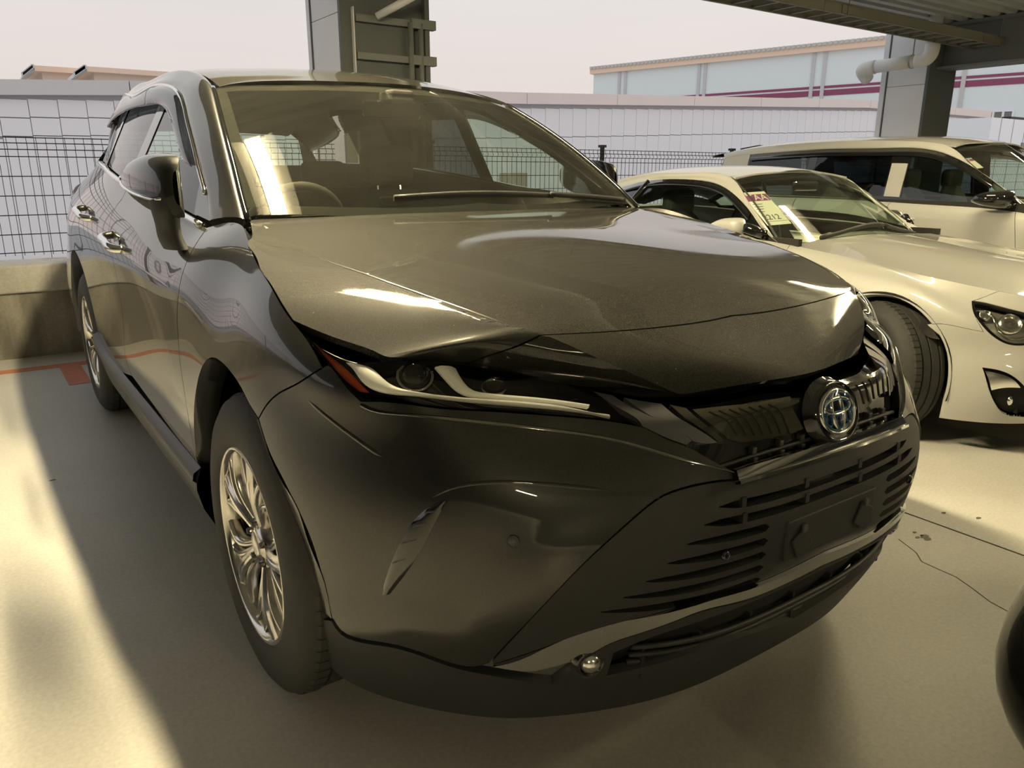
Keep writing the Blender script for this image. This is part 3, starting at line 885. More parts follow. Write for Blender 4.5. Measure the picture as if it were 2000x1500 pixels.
for (y, b, s1, s2) in _side:
    k = 1. if y < 2.1 else (abs(s2[0])/.885)
    _B.append([(b[0], y, b[1]), (s1[0], y, s1[1]), (s2[0], y, s2[1]), (-.918*k, y, .62), (-.916*k, y, .46), (-.902*k, y, .33), (-.87*k, y, .24)])
_Bf = [[np.array(p, float)*np.array([-1, 1, 1]) for p in r] for r in _B[-2:0:-1]]+[[np.array(p, float) for p in r] for r in _B[:-1]]
BELT = Surf(_Bf, nu=620, nv=110)

# side glass plane, windshield, roof
_G = []
for y, xb, zb, lean in [(-1.0, -.79, 1.02, .47), (-.75, -.787, 1.06, .47), (-.45, -.803, 1.10, .47), (0, -.815, 1.135, .46), (.45, -.813, 1.18, .46), (.9, -.787, 1.22, .45), (1.3, -.752, 1.245, .44), (1.7, -.70, 1.255, .43), (2.1, -.63, 1.255, .42)]:
    row = []
    for dz in (-.04, .10, .22, .34, .46):
        row.append((xb+lean*dz*(1+.35*dz), y, zb+dz))
    _G.append(row)
GLASS = Surf(_G, nu=140, nv=60)
_Wn = []
for f in (-.06, 0., .33, .67, 1., 1.05):
    c = np.array([0, -.94, 1.075])*(1-f)+np.array([0, -.275, 1.522])*f
    e_ = np.array([-.728, -.90, 1.094])*(1-f)+np.array([-.596, -.225, 1.484])*f
    bl = 4*f*(1-f)
    row = []
    for s_ in (0, .35, .7, .9, 1., 1.06):
        p = c*(1-s_)+e_*s_
        # rounded plan: centre ahead of the corners
        p = p+np.array([0, -.085, .03])*((1-s_**2)*.55)+np.array([0, -.012, .022])*bl
        row.append(p)
    _Wn.append(row)
WSH = Surf(symcols(_Wn), nu=80, nv=80)
_Rf = []
for y, zc, xd, zd in [(-.30, 1.522, -.585, 1.472), (-.22, 1.540, -.578, 1.490), (-.05, 1.578, -.565, 1.532), (.2, 1.618, -.555, 1.572), (.6, 1.650, -.548, 1.604), (1.0, 1.648, -.542, 1.602), (1.4, 1.618, -.53, 1.575), (1.8, 1.555, -.51, 1.518), (2.15, 1.47, -.48, 1.44)]:
    dy = -.05 if y < 0 else 0.
    _Rf.append([(0, y+dy, zc), (-.2, y+dy*.9, zc-(zc-zd)*.09), (-.4, y+dy*.5, zc-(zc-zd)*.42), (xd, y, zd), (xd-.03, y, zd-.012)])
ROOF = Surf(symcols(_Rf), nu=120, nv=60)
# ------------------------------------------------------------------ dark SUV: parts
SUV = thing('suv', 'dark bronze-black SUV with chrome-edged grille, nearest the camera', 'car', (0, 0, 0))

def mirp(P): return [(-p[0], p[1], p[2]) for p in P]

def chain(S, segs, step=.02):
    """open chain of 3D points on S from pixel / xyz segments"""
    out = []
    for sg in segs:
        Q = np.array([S.uv(p) for p in sg])
        L = np.linalg.norm(np.diff(Q, axis=0), axis=1).sum()
        n = max(2, int(L/step)+1)
        c = curve(Q, n) if len(Q) > 2 else np.linspace(Q[0], Q[1], n)
        out += c.tolist()
    o2 = [out[0]]
    for p in out[1:]:
        if np.hypot(p[0]-o2[-1][0], p[1]-o2[-1][1]) > 1e-4: o2.append(p)
    return np.array(o2)

def symuv(S, segs, step=.02):
    """closed uv polygon from a left-half chain that starts and ends on x=0"""
    c = chain(S, segs, step)
    X = S.ev(c)
    R = np.array([S.near((-p[0], p[1], p[2])) for p in X])[::-1]
    if abs(X[0][0]) < .004: R = R[:-1]
    if abs(X[-1][0]) < .004: R = R[1:]
    return np.vstack([c, R])

def solve0(S, z=None, y=None, y0=-2.2):
    """uv of a centreline point"""
    return S.near((0, y0 if y is None else y, z))

# outward sign of BELT normals
_t = BELT.hit(900, 1000); BSG = 1. if (BELT.nrm(_t)[0]@(CAM-BELT.ev(_t)[0])) > 0 else -1.
_t = HOOD.hit(900, 500); HSG = 1. if HOOD.nrm(_t)[0][2] > 0 else -1.

HSGAP = [(490, 440), (491, 465), (493, 492), (505, 520), (525, 552), (545, 587), (570, 626)]
HLTOP1 = [(570, 626), (620, 648), (672, 667), (725, 685), (795, 699), (850, 705), (918, 709)]
NOTCH = [(918, 709), (985, 685), (1055, 655)]
SHUT = [(1055, 655), (1150, 650), (1250, 643), (1350, 632), (0, -1.965, .913)]
hood_uv = symuv(HOOD, [[(0, -.86, 1.10), (-.4, -.872, 1.10), (-.70, -.90, 1.09)], [(-.70, -.90, 1.09), (490, 440)], HSGAP, HLTOP1, NOTCH, SHUT])
BON = panel('bonnet', HOOD, hood_uv, 'paint_dusty', SUV, gap=.0022, step=.03, lip=.02, out=HSG)
NOSELOW = [(918, 709), (1000, 725), (1075, 741), (1141, 752), (1200, 765), (1270, 775), (1340, 777), (1420, 768), (1500, 751), (0, -2.165, .825)]
nose_uv = symuv(HOOD, [SHUT[::-1], NOTCH[::-1], NOSELOW])
panel('nose_panel', HOOD, nose_uv, 'paint_dusty', SUV, gap=.0022, step=.025, lip=.012, out=HSG)

# --- headlights
HLIN = [(1141, 752), (1170, 770), (1200, 797), (1245, 830)]
HLLOW = [(1245, 830), (1194, 821), (1080, 810), (970, 802), (830, 792), (741, 782), (708, 782)]
HLOUT = [(708, 782), (680, 757), (640, 712), (600, 664), (570, 626)]
HLT2 = [(918, 709), (1000, 726), (1075, 742), (1141, 752)]
hl_uv = BELT.loop([HLTOP1, HLT2, HLIN, HLLOW, HLOUT], .012)
def off_pts(S, pix, off, n=24):
    """3D points on S (pixels), moved by off along the outward normal"""
    Q = np.array([S.uv(p) for p in pix]); c = curve(Q, n) if len(Q) > 2 else np.linspace(Q[0], Q[1], n)
    return S.ev(c)+S.nrm(c)*off
def strip(name, S, pa, pb, m, off=0., th=.004, n=40, parent=None, sgn=None, mir=True, smooth=True):
    """solid strip between two pixel polylines on S, offset along the normal, with thickness"""
    sgn = BSG if sgn is None else sgn
    Qa = np.array([S.uv(p) for p in pa]); Qb = np.array([S.uv(p) for p in pb])
    ca = curve(Qa, n) if len(Qa) > 2 else np.linspace(Qa[0], Qa[1], n)
    cb = curve(Qb, n) if len(Qb) > 2 else np.linspace(Qb[0], Qb[1], n)
    rows = []
    for w in (0, .25, .5, .75, 1.):
        c = ca*(1-w)+cb*w
        rows.append(S.ev(c)+S.nrm(c)*sgn*(off+th*(1-(2*w-1)**4)))
    for w in (1., .5, 0.):
        c = ca*(1-w)+cb*w
        rows.append(S.ev(c)+S.nrm(c)*sgn*(off-th))
    o = mk(name, MB().grid(rows, closeu=True), m, parent or SUV, angle=50)
    if mir: mirror(o)
    return o

hb = panel('headlight', BELT, hl_uv, 'gloss_black', SUV, gap=.004, step=.02, lip=-.03, off=-.032, out=BSG, mir=True)
panel('headlight_lens', BELT, hl_uv, 'lens_clear', hb, gap=.001, step=.02, lip=.0, off=.002, out=BSG, mir=True)
# daytime running light blades, white block, amber reflector
strip('light_blade', BELT, [(632, 662), (668, 700), (705, 745), (745, 768), (820, 773), (960, 782), (1100, 796), (1190, 806)],
      [(690, 672), (712, 700), (745, 735), (782, 757), (850, 767), (960, 776), (1100, 789), (1194, 812)], 'drl_white', -.009, .005, parent=hb)
strip('light_blade', BELT, [(853, 711), (876, 738), (905, 763), (960, 772), (1060, 780), (1150, 790)],
      [(893, 713), (905, 736), (928, 757), (965, 764), (1060, 773), (1154, 786)], 'drl_white', -.009, .005, parent=hb)
strip('amber_reflector', BELT, [(600, 655), (640, 705), (690, 765)], [(617, 655), (655, 700), (713, 768)], 'amber', -.016, .003, parent=hb)
def ball(c, r, n=14, sq=(1, 1, 1)):
    G = [[(c[0]+r*sq[0]*sin(pi*i/n)*cos(2*pi*j/(2*n)), c[1]+r*sq[1]*sin(pi*i/n)*sin(2*pi*j/(2*n)), c[2]+r*sq[2]*cos(pi*i/n)) for j in range(2*n)] for i in range(n+1)]
    return MB().grid(G, closev=True)
for (px, py, r) in ((812, 720, .027), (965, 735, .020)):
    q = BELT.hit(px, py); c = BELT.ev(q)[0]+BELT.nrm(q)[0]*BSG*(-.026)
    d = Vector(BELT.nrm(q)[0]*BSG); 
    o = mk('projector_lens', ball(c, r), 'lens_clear', hb, smooth=True); mirror(o)
    mbr = MB(); a = d.orthogonal().normalized(); b = d.cross(a)
    G = [[tuple(Vector(c)+(a*cos(t)+b*sin(t))*rr+d*h) for (rr, h) in ((r*.98, .0), (r*1.25, .006), (r*1.3, -.004), (r*.98, -.01))] for t in np.linspace(0, 2*pi, 28, endpoint=False)]
    o = mk('projector_bezel', mbr.grid(G, closeu=True, closev=True), 'dark_chrome', hb, smooth=True); mirror(o)

# --- bumper skin
SEAM = [(629, 719), (600, 737), (568, 756), (523, 788), (505, 818)]
ARCHF = [(505, 818), (527, 885), (552, 935), (576, 984), (599, 1033), (623, 1104), (648, 1207)]
CLADTOP = [(648, 1207), (666, 1232), (775, 1261), (880, 1296), (930, 1303), (956, 1296)]
LGEDGE = [(956, 1296), (1055, 1191), (1160, 1083), (1258, 995), (1300, 966), (1370, 945), (1420, 938), (1462, 937)]
RIDGE = [(1462, 930), (1400, 903), (1343, 872), (1300, 856), (1257, 835), (1245, 832)]
bump_uv = BELT.loop([[(1245, 832), (1194, 823), (1080, 812), (970, 804), (830, 794), (741, 784), (706, 784)], [(706, 784), (680, 759), (640, 713), (629, 719)], SEAM, ARCHF, CLADTOP, LGEDGE, RIDGE], .018)
POCK = BELT.loop([[(742, 1168), (762, 1110), (795, 1035), (830, 985), (870, 955), (940, 942), (1010, 942), (1120, 950), (1220, 962), (1300, 975)], [(1300, 975), (1160, 1083), (1055, 1191), (960, 1290)], [(960, 1290), (850, 1270), (742, 1168)]], .02)
def pocket(uv, X):
    ins = inpoly(uv, POCK); d = segdist(uv, POCK)
    t = np.clip(d/.14, 0, 1); t = t*t*(3-2*t)
    return np.where(ins, -.011*t, 0.)
bs = panel('bumper_cover', BELT, bump_uv, 'paint_dark', SUV, gap=.002, step=.018, lip=.015, out=BSG, offf=pocket)
# recompute smooth normals where the pocket is pressed in
me = bs.data
NORM.pop(me.name, None)
if 'custom_normal' in me.attributes: me.attributes.remove(me.attributes['custom_normal'])
me.set_sharp_from_angle(angle=radians(35))
mirror(bs)
strip('corner_vent', BELT, [(745, 1160), (762, 1105), (790, 1045), (825, 1000), (868, 975)], [(762, 1160), (800, 1110), (835, 1050), (858, 1005), (874, 977)], 'gloss_black', .0, .004, parent=bs)
for k in range(4):
    a = [(768, 1100), (786, 1062), (806, 1030), (830, 1003)][k]; b = [(792, 1092), (813, 1056), (832, 1024), (850, 1000)][k]
    strip('vent_rib', BELT, [a, b], [(a[0]+3, a[1]-5), (b[0]+3, b[1]-5)], 'satin_grey', .003, .002, n=6, parent=bs)
# soft pressed edges that catch the light
def crease(S, pix, r, sink, parent, sgn, m, n=40, dep=0.):
    Q = np.array([S.uv(p) for p in pix]); c = curve(Q, n)
    P = S.ev(c)+S.nrm(c)*sgn*(dep-sink)
    rr = [r*min(1., .3+3*min(i, n-1-i)/n) for i in range(n)]
    o = mk('crease_edge', MB().tube(P, rr, 10), m, parent, smooth=True); mirror(o)
crease(HOOD, [(560, 468), (620, 500), (690, 527), (750, 548), (830, 576), (900, 600), (1000, 635), (1040, 649)], .007, .0055, BON, HSG, 'paint_dark')
crease(BELT, [(578, 758), (605, 785), (640, 815), (690, 853), (740, 888), (782, 913)], .007, .0050, bs, BSG, 'paint_dark')
crease(BELT, [(800, 1030), (830, 985), (870, 957), (940, 943), (1010, 942), (1120, 950), (1220, 962), (1290, 974)], .006, .0048, bs, BSG, 'paint_dark')
# parking sensors
for (px, py, S_) in ((1001, 1060, BELT),):
    q = S_.hit(px, py); c = S_.ev(q)[0]; d = Vector(S_.nrm(q)[0]*BSG); a = d.orthogonal().normalized(); b = d.cross(a)
    c = Vector(c)+d*(-.008)
    G = [[tuple(c+(a*cos(t)+b*sin(t))*rr+d*h) for (rr, h) in ((.0, .004), (.008, .004), (.0085, .001), (.0095, .004), (.0105, .0))] for t in np.linspace(0, 2*pi, 24, endpoint=False)]
    o = mk('parking_sensor', MB().grid(G, closeu=True), 'satin_grey', bs, smooth=True); mirror(o)

# --- lower grille surround with slots
C0 = lambda z: BELT.ev(BELT.near((0, -2.24, z)))[0]
def c0(z): return tuple(C0(z))
ZB, ZC1, ZC2 = .672, .470, .438
CHT = [(962, 1300), (1045, 1274), (1110, 1250), (1200, 1222), (1300, 1196), (1375, 1172), (1470, 1144)]
CHB = [(1078, 1330), (1130, 1292), (1180, 1257), (1230, 1238), (1320, 1207), (1375, 1187), (1470, 1166)]
lg_uv = symuv(BELT, [[c0(ZB), (1560, 905), (1464, 940)], [(1464, 940), (1420, 941), (1370, 948), (1300, 969), (1258, 998), (1160, 1086), (1055, 1194), (962, 1294)], CHT+[c0(ZC1)]], .02)
holes = []
NS = 7
for k in range(NS):
    z = .640-k*.030
    L = .315+(.64-z)*1.05
    hgt = .0085
    def sl(x0, x1, t0=.05, t1=.05):
        pts = []
        xs = np.linspace(x0, x1, 22)
        top, bot = [], []
        for x in xs:
            w = min(1., abs(x-x0)/t0 if t0 else 1., abs(x-x1)/t1 if t1 else 1.); w = max(.08, w**.5)
            yy = -2.3+.25*(abs(x)/.6)**2
            top.append(BELT.near((x, yy, z+hgt*w))); bot.append(BELT.near((x, yy, z-hgt*w)))
        return np.array(top+bot[::-1])
    if k < 2:
        holes.append(sl(-L, L))
    else:
        holes.append(sl(-L, -.20, .10, .01)); holes.append(sl(.20, L, .01, .10))
LG = panel('lower_grille', BELT, lg_uv, 'black_plastic', SUV, holes=holes, gap=.0, step=.022, lip=.03, off=-.004, out=BSG)
panel('grille_backing', BELT, symuv(BELT, [[c0(.66), (1460, 945)], [(1460, 945), (1300, 1000), (1130, 1130)], [(1130, 1130), c0(.43)]], .03), 'liner', LG, gap=0, step=.04, lip=0, off=-.06, out=BSG)
for k in range(2):
    for x in (-.26, -.09, .09, .26):
        z = .640-k*.030
        p = BELT.ev(BELT.near((x, -2.25, z)))[0]
        mk('slot_post', MB().box((p[0], p[1]+.018, p[2]), (.012, .03, .02)), 'black_plastic', LG)
# number plate bracket
pb = [C0(.60), C0(.47)]
yb = min(pb[0][1], pb[1][1])-.004
br = MB().box((0, yb+.010, .535), (.30, .012, .085))
mk('plate_bracket', br, 'black_plastic', LG, bevel=.004)
for sx in (-1, 1):
    mk('bracket_clip', MB().box((sx*.105, yb-.002, .556), (.011, .006, .016)), 'satin_grey', LG, bevel=.001)
    mk('bracket_clip', MB().box((sx*.105, yb+.002, .525), (.05, .006, .05), R=Matrix.Rotation(.5*sx, 3, 'Y')), 'black_plastic', LG, bevel=.002)
    p = BELT.ev(BELT.near((sx*.31, -2.24, .55)))[0]
    mk('parking_sensor', MB().revolve([(.0, .010), (-.004, .010), (-.006, .0075), (-.006, 0.)], (p[0], p[1]-.002, p[2]), 'y', 20), 'gloss_black', LG, smooth=True)
# lower chrome strip
ch_uv = symuv(BELT, [CHT[:1]+CHT[1:]+[c0(ZC1)], ] and [[c0(ZC1)]+CHT[::-1], [CHT[0], CHB[0]], CHB+[c0(ZC2)]], .02)
panel('chrome_strip', BELT, ch_uv, 'chrome', SUV, gap=.001, step=.015, lip=.012, off=.006, out=BSG, offf=lambda uv, X: -.02*((X[:, 2]-np.interp(np.abs(X[:, 0]), [0, .35, .6], [.454, .446, .34]))/.02)**2*.18)
# cladding lip with fog lamps
BOT = [(607, 1203), (612, 1235), (640, 1290), (-.80, -1.76, .172)]
cl_uv = symuv(BELT, [[c0(ZC2-.002)]+[(p[0], p[1]+2) for p in CHB[::-1]], [(1078, 1332), (1030, 1327), (975, 1318), (880, 1298), (775, 1263), (666, 1234), (650, 1210)], [(650, 1210), (607, 1203)], BOT, [(-.80, -1.76, .172), (-.74, -1.845, .172), (-.66, -1.94, .172), (-.55, -2.02, .172), (-.42, -2.08, .172), (-.24, -2.125, .172), (0, -2.135, .172)]], .02)
fog = BELT.hit(1152, 1290)
FC = BELT.ev(fog)[0]
in_l = BELT.loop([[(1200, 1262), (1260, 1245), (1400, 1208), (0, -2.22, .352)], [(0, -2.22, .352), (-FC[0]*0+.35, -2.17, .335)], ] , .02) if False else None
int_uv = symuv(BELT, [[c0(.425), (1450, 1180), (1260, 1246), (1198, 1272)], [(1198, 1272), (1185, 1315)], [(1185, 1315), (1300, 1287), (1400, 1256), c0(.262)]], .02)
LL = panel('lower_lip', BELT, cl_uv, 'cladding', SUV, holes=[int_uv], gap=.001, step=.02, lip=.02, off=.004, out=BSG)
panel('intake_backing', BELT, int_uv, 'liner', LL, gap=-.05, step=.03, lip=0, off=-.035, out=BSG)
for k in range(3):
    z = .335-k*.026
    pts = []
    for x in np.linspace(-.46, .46, 40):
        q = BELT.near((x, -2.2, z)); pts.append(BELT.ev(q)[0]+BELT.nrm(q)[0]*BSG*(-.012))
    mk('intake_slat', MB().tube(pts, .006, 6), 'black_plastic', LL, smooth=True)
for k in range(7):
    x = -.42+k*.14
    q = BELT.near((x, -2.2, .31)); p = BELT.ev(q)[0]
    mk('intake_post', MB().box((p[0], p[1]+.022, .31), (.008, .02, .07)), 'black_plastic', LL)
q = fog; n = Vector(BELT.nrm(q)[0]*BSG); c = Vector(FC)+n*.004; a = n.orthogonal().normalized(); b = n.cross(a)
fd = Vector((-.25, -.96, -.05)).normalized(); a = fd.orthogonal().normalized(); b = fd.cross(a)
G = [[tuple(c+(a*cos(t)+b*sin(t))*rr+fd*h) for (rr, h) in ((.0, .016), (.012, .014), (.02, .006), (.022, -.004))] for t in np.linspace(0, 2*pi, 28, endpoint=False)]
o = mk('fog_lamp', MB().grid(G, closeu=True), 'reflector', LL, smooth=True); mirror(o)
G = [[tuple(c+(a*cos(t)+b*sin(t))*rr+fd*h) for (rr, h) in ((.023, -.006), (.024, .008), (.031, .004), (.036, -.008))] for t in np.linspace(0, 2*pi, 28, endpoint=False)]
o = mk('fog_bezel', MB().grid(G, closeu=True), 'gloss_black', LL, smooth=True); mirror(o)

# --- upper grille
ug_uv = symuv(BELT, [[c0(.83)]+[(1500, 753), (1420, 770), (1340, 779), (1270, 777), (1200, 767), (1141, 754)], [(1141, 754), (1170, 772), (1200, 799), (1245, 832), (1300, 858), (1343, 874), (1400, 905), (1463, 932)], [(1463, 932), c0(.70)]], .02)
UG = panel('upper_grille', BELT, ug_uv, 'gloss_black', SUV, gap=.0, step=.025, lip=-.018, off=-.018, out=BSG)
for nm, ol in (('grille_fin', [[(1161, 759), (1197, 766)], [(1197, 766), (1270, 808), (1354, 860)], [(1354, 860), (1343, 868)], [(1343, 868), (1300, 852), (1257, 831)], [(1257, 831), (1242, 811), (1200, 785), (1161, 759)]]),
               ('grille_fin', [[(1220, 771), (1250, 777), (1292, 783)], [(1292, 783), (1345, 825), (1404, 864)], [(1404, 864), (1380, 866), (1357, 861)], [(1357, 861), (1290, 818), (1220, 771)]]),
               ('grille_fin', [[(1309, 785), (1341, 792)], [(1341, 792), (1380, 828), (1425, 866)], [(1425, 866), (1412, 866)], [(1412, 866), (1360, 828), (1309, 785)]])):
    panel(nm, BELT, BELT.loop(ol, .012), 'satin_grey' if ol[0][0][0] < 1300 else 'smoke_panel', UG, gap=0, step=.015, lip=.012, off=-.006, out=BSG, mir=True)
pl = [[(1354, 793), (1421, 786), (1480, 780), (1527, 771), (1546, 768)], [(1546, 768), (1556, 800), (1577, 838)], [(1577, 838), (1530, 852), (1486, 860), (1450, 863), (1425, 856)], [(1425, 856), (1390, 826), (1354, 793)]]
pr_ = [[(1661, 743), (1690, 732), (1713, 720), (1745, 704)], [(1745, 704), (1748, 735), (1747, 760)], [(1747, 760), (1722, 773), (1708, 788), (1695, 799), (1681, 797)], [(1681, 797), (1670, 772), (1661, 743)]]
panel('radar_cover', BELT, BELT.loop(pl, .012), 'smoke_panel', UG, gap=0, step=.015, lip=.012, off=-.008, out=BSG)
panel('radar_cover', BELT, BELT.loop(pr_, .012), 'smoke_panel', UG, gap=0, step=.015, lip=.012, off=-.008, out=BSG)
for k in range(7):
    w = (k+.7)/7.6
    a = (1372+w*150, 800-w*17); b = (1432+w*130, 852-w*6)
    strip('cover_rib', BELT, [a, b], [(a[0]+2.2, a[1]), (b[0]+2.2, b[1])], 'seam_black', -.007, .0012, n=8, mir=False, parent=UG)
for k in range(5):
    w = (k+.6)/5.6
    a = (1668+w*70, 752-w*34); b = (1688+w*55, 792-w*28)
    strip('cover_rib', BELT, [a, b], [(a[0]+2.2, a[1]), (b[0]+2.2, b[1])], 'seam_black', -.007, .0012, n=8, mir=False, parent=UG)
# slats under the covers
for k in range(2):
    z = .722-k*.02
    pts = []
    for x in np.linspace(-.33+k*.03, .33-k*.03, 36):
        q = BELT.near((x, -2.25, z)); pts.append(BELT.ev(q)[0]+BELT.nrm(q)[0]*BSG*(-.014))
    mk('grille_slat', MB().tube(pts, .0045, 6), 'black_plastic', UG, smooth=True)
for x in (-.22, -.15, -.09, .09, .15, .22):
    for z in (.730, .711):
        q = BELT.near((x, -2.25, z)); p = BELT.ev(q)[0]
        mk('grille_post', MB().box((p[0], p[1]+.012, p[2]), (.012, .012, .012)), 'black_plastic', UG, bevel=.002)
# chrome bar and its wings
barp = [tuple(BELT.ev(BELT.hit(*p))[0]) for p in [(1463, 928), (1530, 905), (1580, 888)]]
W_ = [(1463, 931), (1400, 912), (1330, 893), (1224, 862), (1145, 846), (1060, 834), (1005, 828), (920, 819), (847, 811), (780, 806), (732, 799), (706, 788)]
strip('grille_wing_trim', BELT, W_, [(p[0]+1, p[1]+(9 if 1 < i < 9 else 5)) for i, p in enumerate(W_)], 'dark_chrome', .002, .005, n=70)
def barpts(z): return [BELT.near((x, -2.26, z)) for x in np.linspace(-.285, .285, 30)]
ca, cb = np.array(barpts(.716)), np.array(barpts(.684))
rows = []
for w, h in ((0, .0), (.08, .010), (.62, .014), (.70, .014), (.74, .018), (.92, .018), (1., .004)):
    c = ca*(1-w)+cb*w; rows.append(BELT.ev(c)+BELT.nrm(c)*BSG*h)
c = (ca+cb)/2; rows.append(BELT.ev(c)-BELT.nrm(c)*BSG*.01)
mk('chrome_bar', MB().grid(rows, closeu=True), 'chrome', SUV, angle=40)
# badge: three interlocking ovals in a round lens
bq = BELT.hit(1629, 803); bc = Vector(BELT.ev(bq)[0])
bn = Vector((0, -.95, .31)).normalized(); ba = Vector((1, 0, 0)); bb = bn.cross(ba)*-1
if bb.z < 0: bb = -bb
bc = Vector((0, bc.y, bc.z))
def disc(prof, n=48, sx=1., sy=1.): return [[tuple(bc+(ba*cos(t)*sx*1.16+bb*sin(t)*sy)*rr+bn*h) for (rr, h) in prof] for t in np.linspace(0, 2*pi, n, endpoint=False)]
BH = mk('badge', MB().grid(disc([(.070, -.012), (.063, .0), (.060, .010), (.056, .012), (.052, .006)]), closeu=True), 'gloss_black', SUV, smooth=True)
mk('badge_plate', MB().grid(disc([(.0, .007), (.052, .006)]), closeu=True), 'gloss_black', BH, smooth=True)
def oval(cx, cy, rx, ry, w, nm='badge_ring', m='dark_chrome'):
    path = [tuple(bc+ba*(cx+rx*cos(t))*1.16+bb*(cy+ry*sin(t))+bn*.010) for t in np.linspace(0, 2*pi, 49)[:-1]]
    G = []
    for i, t in enumerate(np.linspace(0, 2*pi, 48, endpoint=False)):
        nx, ny = cos(t)/rx, sin(t)/ry; L = sqrt(nx*nx+ny*ny); nx /= L; ny /= L
        p = Vector(path[i])
        G.append([tuple(p+(ba*nx+bb*ny)*d+bn*h) for d, h in ((-w, -.003), (-w*.6, .002), (w*.6, .002), (w, -.003))])
    return mk(nm, MB().grid(G, closeu=True), m, BH, smooth=True)
oval(0, 0, .0465, .0425, .0038, m='chrome'); oval(0, 0, .0415, .0375, .0022, m='blue_badge')
oval(0, .0105, .036, .0155, .0034, m='chrome'); oval(0, .002, .0150, .0395, .0034, m='chrome')
oval(0, .0105, .0315, .0115, .0016, m='blue_badge'); oval(-.027, -.012, .008, .013, .0016, m='blue_badge'); oval(.027, -.012, .008, .013, .0016, m='blue_badge'); oval(0, -.020, .008, .012, .0014, m='blue_badge')
mk('badge_lens', MB().grid(disc([(.0, .0195), (.02, .0185), (.04, .0155), (.053, .010)]), closeu=True), 'lens_clear', BH, smooth=True)

# --- fender, doors, quarter
def cx_(y, z, x=-1.6):
    r = BELT.bvh.ray_cast(Vector((x, y, z)), Vector((1 if x < 0 else -1, 0, 0)))
    return BELT._uv(r[2], r[0]) if r[0] is not None else BELT.near((-.9, y, z))
ARCHR = [(385, 905), (381, 860), (379, 824), (381, 779), (388, 738), (401, 708), (418, 700), (432, 708), (446, 722), (471, 758), (486, 788), (505, 818)]
DGAPF = [(405, 444), (382, 478), (361, 521), (349, 572), (346, 615), (351, 700), (361, 770), (374, 850), (386, 905)]
BELTF = [(405, 444), (430, 437), (460, 434), (485, 434)]
fen_uv = BELT.loop([HSGAP, [(570, 626), (600, 664), (629, 719)], SEAM, ARCHR[::-1], DGAPF[::-1], BELTF, [(485, 434), (490, 440)]], .02)
FFE = panel('front_fender', BELT, fen_uv, 'paint_dark', SUV, gap=.002, step=.022, lip=.02, out=BSG, mir=True)
BGAP = [(238, 389), (220, 416), (213, 444), (216, 478), (230, 551), (241, 636), (246, 700), (258, 735)]
ROCK = [(386, 905), (350, 860), (300, 792), (262, 740)]
BTOP = [(405, 443), (375, 424), (340, 405), (290, 376), (238, 347)]
fd_uv = BELT.loop([DGAPF, ROCK, [(258, 735), (246, 700), (241, 636), (230, 551), (216, 478), (213, 444), (220, 416), (238, 389)], [(238, 389), (-.818, .18, 1.165)], [(-.818, .18, 1.168), (-.818, -.1, 1.142), (-.806, -.42, 1.118), (-.792, -.62, 1.092), (405, 444)]], .02)
FDO = panel('front_door', BELT, fd_uv, 'paint_dark', SUV, gap=.002, step=.025, lip=.02, out=BSG, mir=True)
AR = [(1.345-.46*cos(t), .37+.46*sin(t)) for t in np.linspace(radians(2), radians(178), 26)]
ra = [tuple(BELT.ev(cx_(y, z))[0]) for y, z in AR]
rd_uv = BELT.loop([[(238, 389), (220, 416), (213, 444), (216, 478), (230, 551), (241, 636), (246, 700), (258, 735)], [(258, 735), (-.9, .70, .40), (-.9, .88, .42)], [(-.9, .88, .42), ra[3], ra[7], (-.92, 1.16, .87), (-.90, 1.22, 1.0), (-.85, 1.22, 1.15), (-.757, 1.20, 1.255)], [(-.757, 1.20, 1.255), (-.79, .9, 1.236), (-.818, .45, 1.196), (-.818, .18, 1.168)], [(-.818, .18, 1.168), (238, 389)]], .02)
RDO = panel('rear_door', BELT, rd_uv, 'paint_dark', SUV, gap=.002, step=.025, lip=.02, out=BSG, mir=True)
rq_uv = BELT.loop([[(-.757, 1.20, 1.255), (-.85, 1.22, 1.15), (-.90, 1.22, 1.0), (-.92, 1.16, .87), ra[7]], ra[7:], [ra[-1], (-.9, 2.0, .30), (-.72, 2.23, .28)], [(-.72, 2.23, .28), (-.74, 2.2, .7), (-.72, 2.2, 1.08), (-.60, 2.2, 1.255)], [(-.60, 2.2, 1.255), (-.655, 1.95, 1.265), (-.71, 1.6, 1.265), (-.757, 1.20, 1.255)]], .03)
panel('rear_quarter', BELT, rq_uv, 'paint_dark', SUV, gap=.002, step=.03, lip=.02, out=BSG, mir=True)
# wheel arch flanges and liners
def flange(pts, yc, zc, name='arch_flange'):
    rows = [[], [], []]
    for p in pts:
        p = np.array(p); r = np.array([0, yc-p[1], zc-p[2]]); r /= np.linalg.norm(r)
        rows[0].append(p); rows[1].append(p+np.array([.022, 0, 0])+r*.012); rows[2].append(p+np.array([.06, 0, 0])+r*.016)
    o = mk(name, MB().grid(rows), 'paint_dark', SUV, smooth=True); mirror(o)
fa = chain(BELT, [ARCHR, ARCHF], .03)
flange(BELT.ev(fa), -1.345, .36)
_R = [(505, 818), (545, 930), (581, 992), (603, 1059), (630, 1126), (648, 1208)]; _L = [(504, 820), (533, 896), (566, 1000), (583, 1060), (600, 1120), (614, 1170)]
_rp = curve(np.array([BELT.ev(BELT.hit(*p))[0] for p in _R]), 24)
_lp = curve(np.array([at(u, v, y=float(BELT.ev(BELT.hit(*r))[0][1])+.05) for (u, v), r in zip(_L, _R)]), 24)
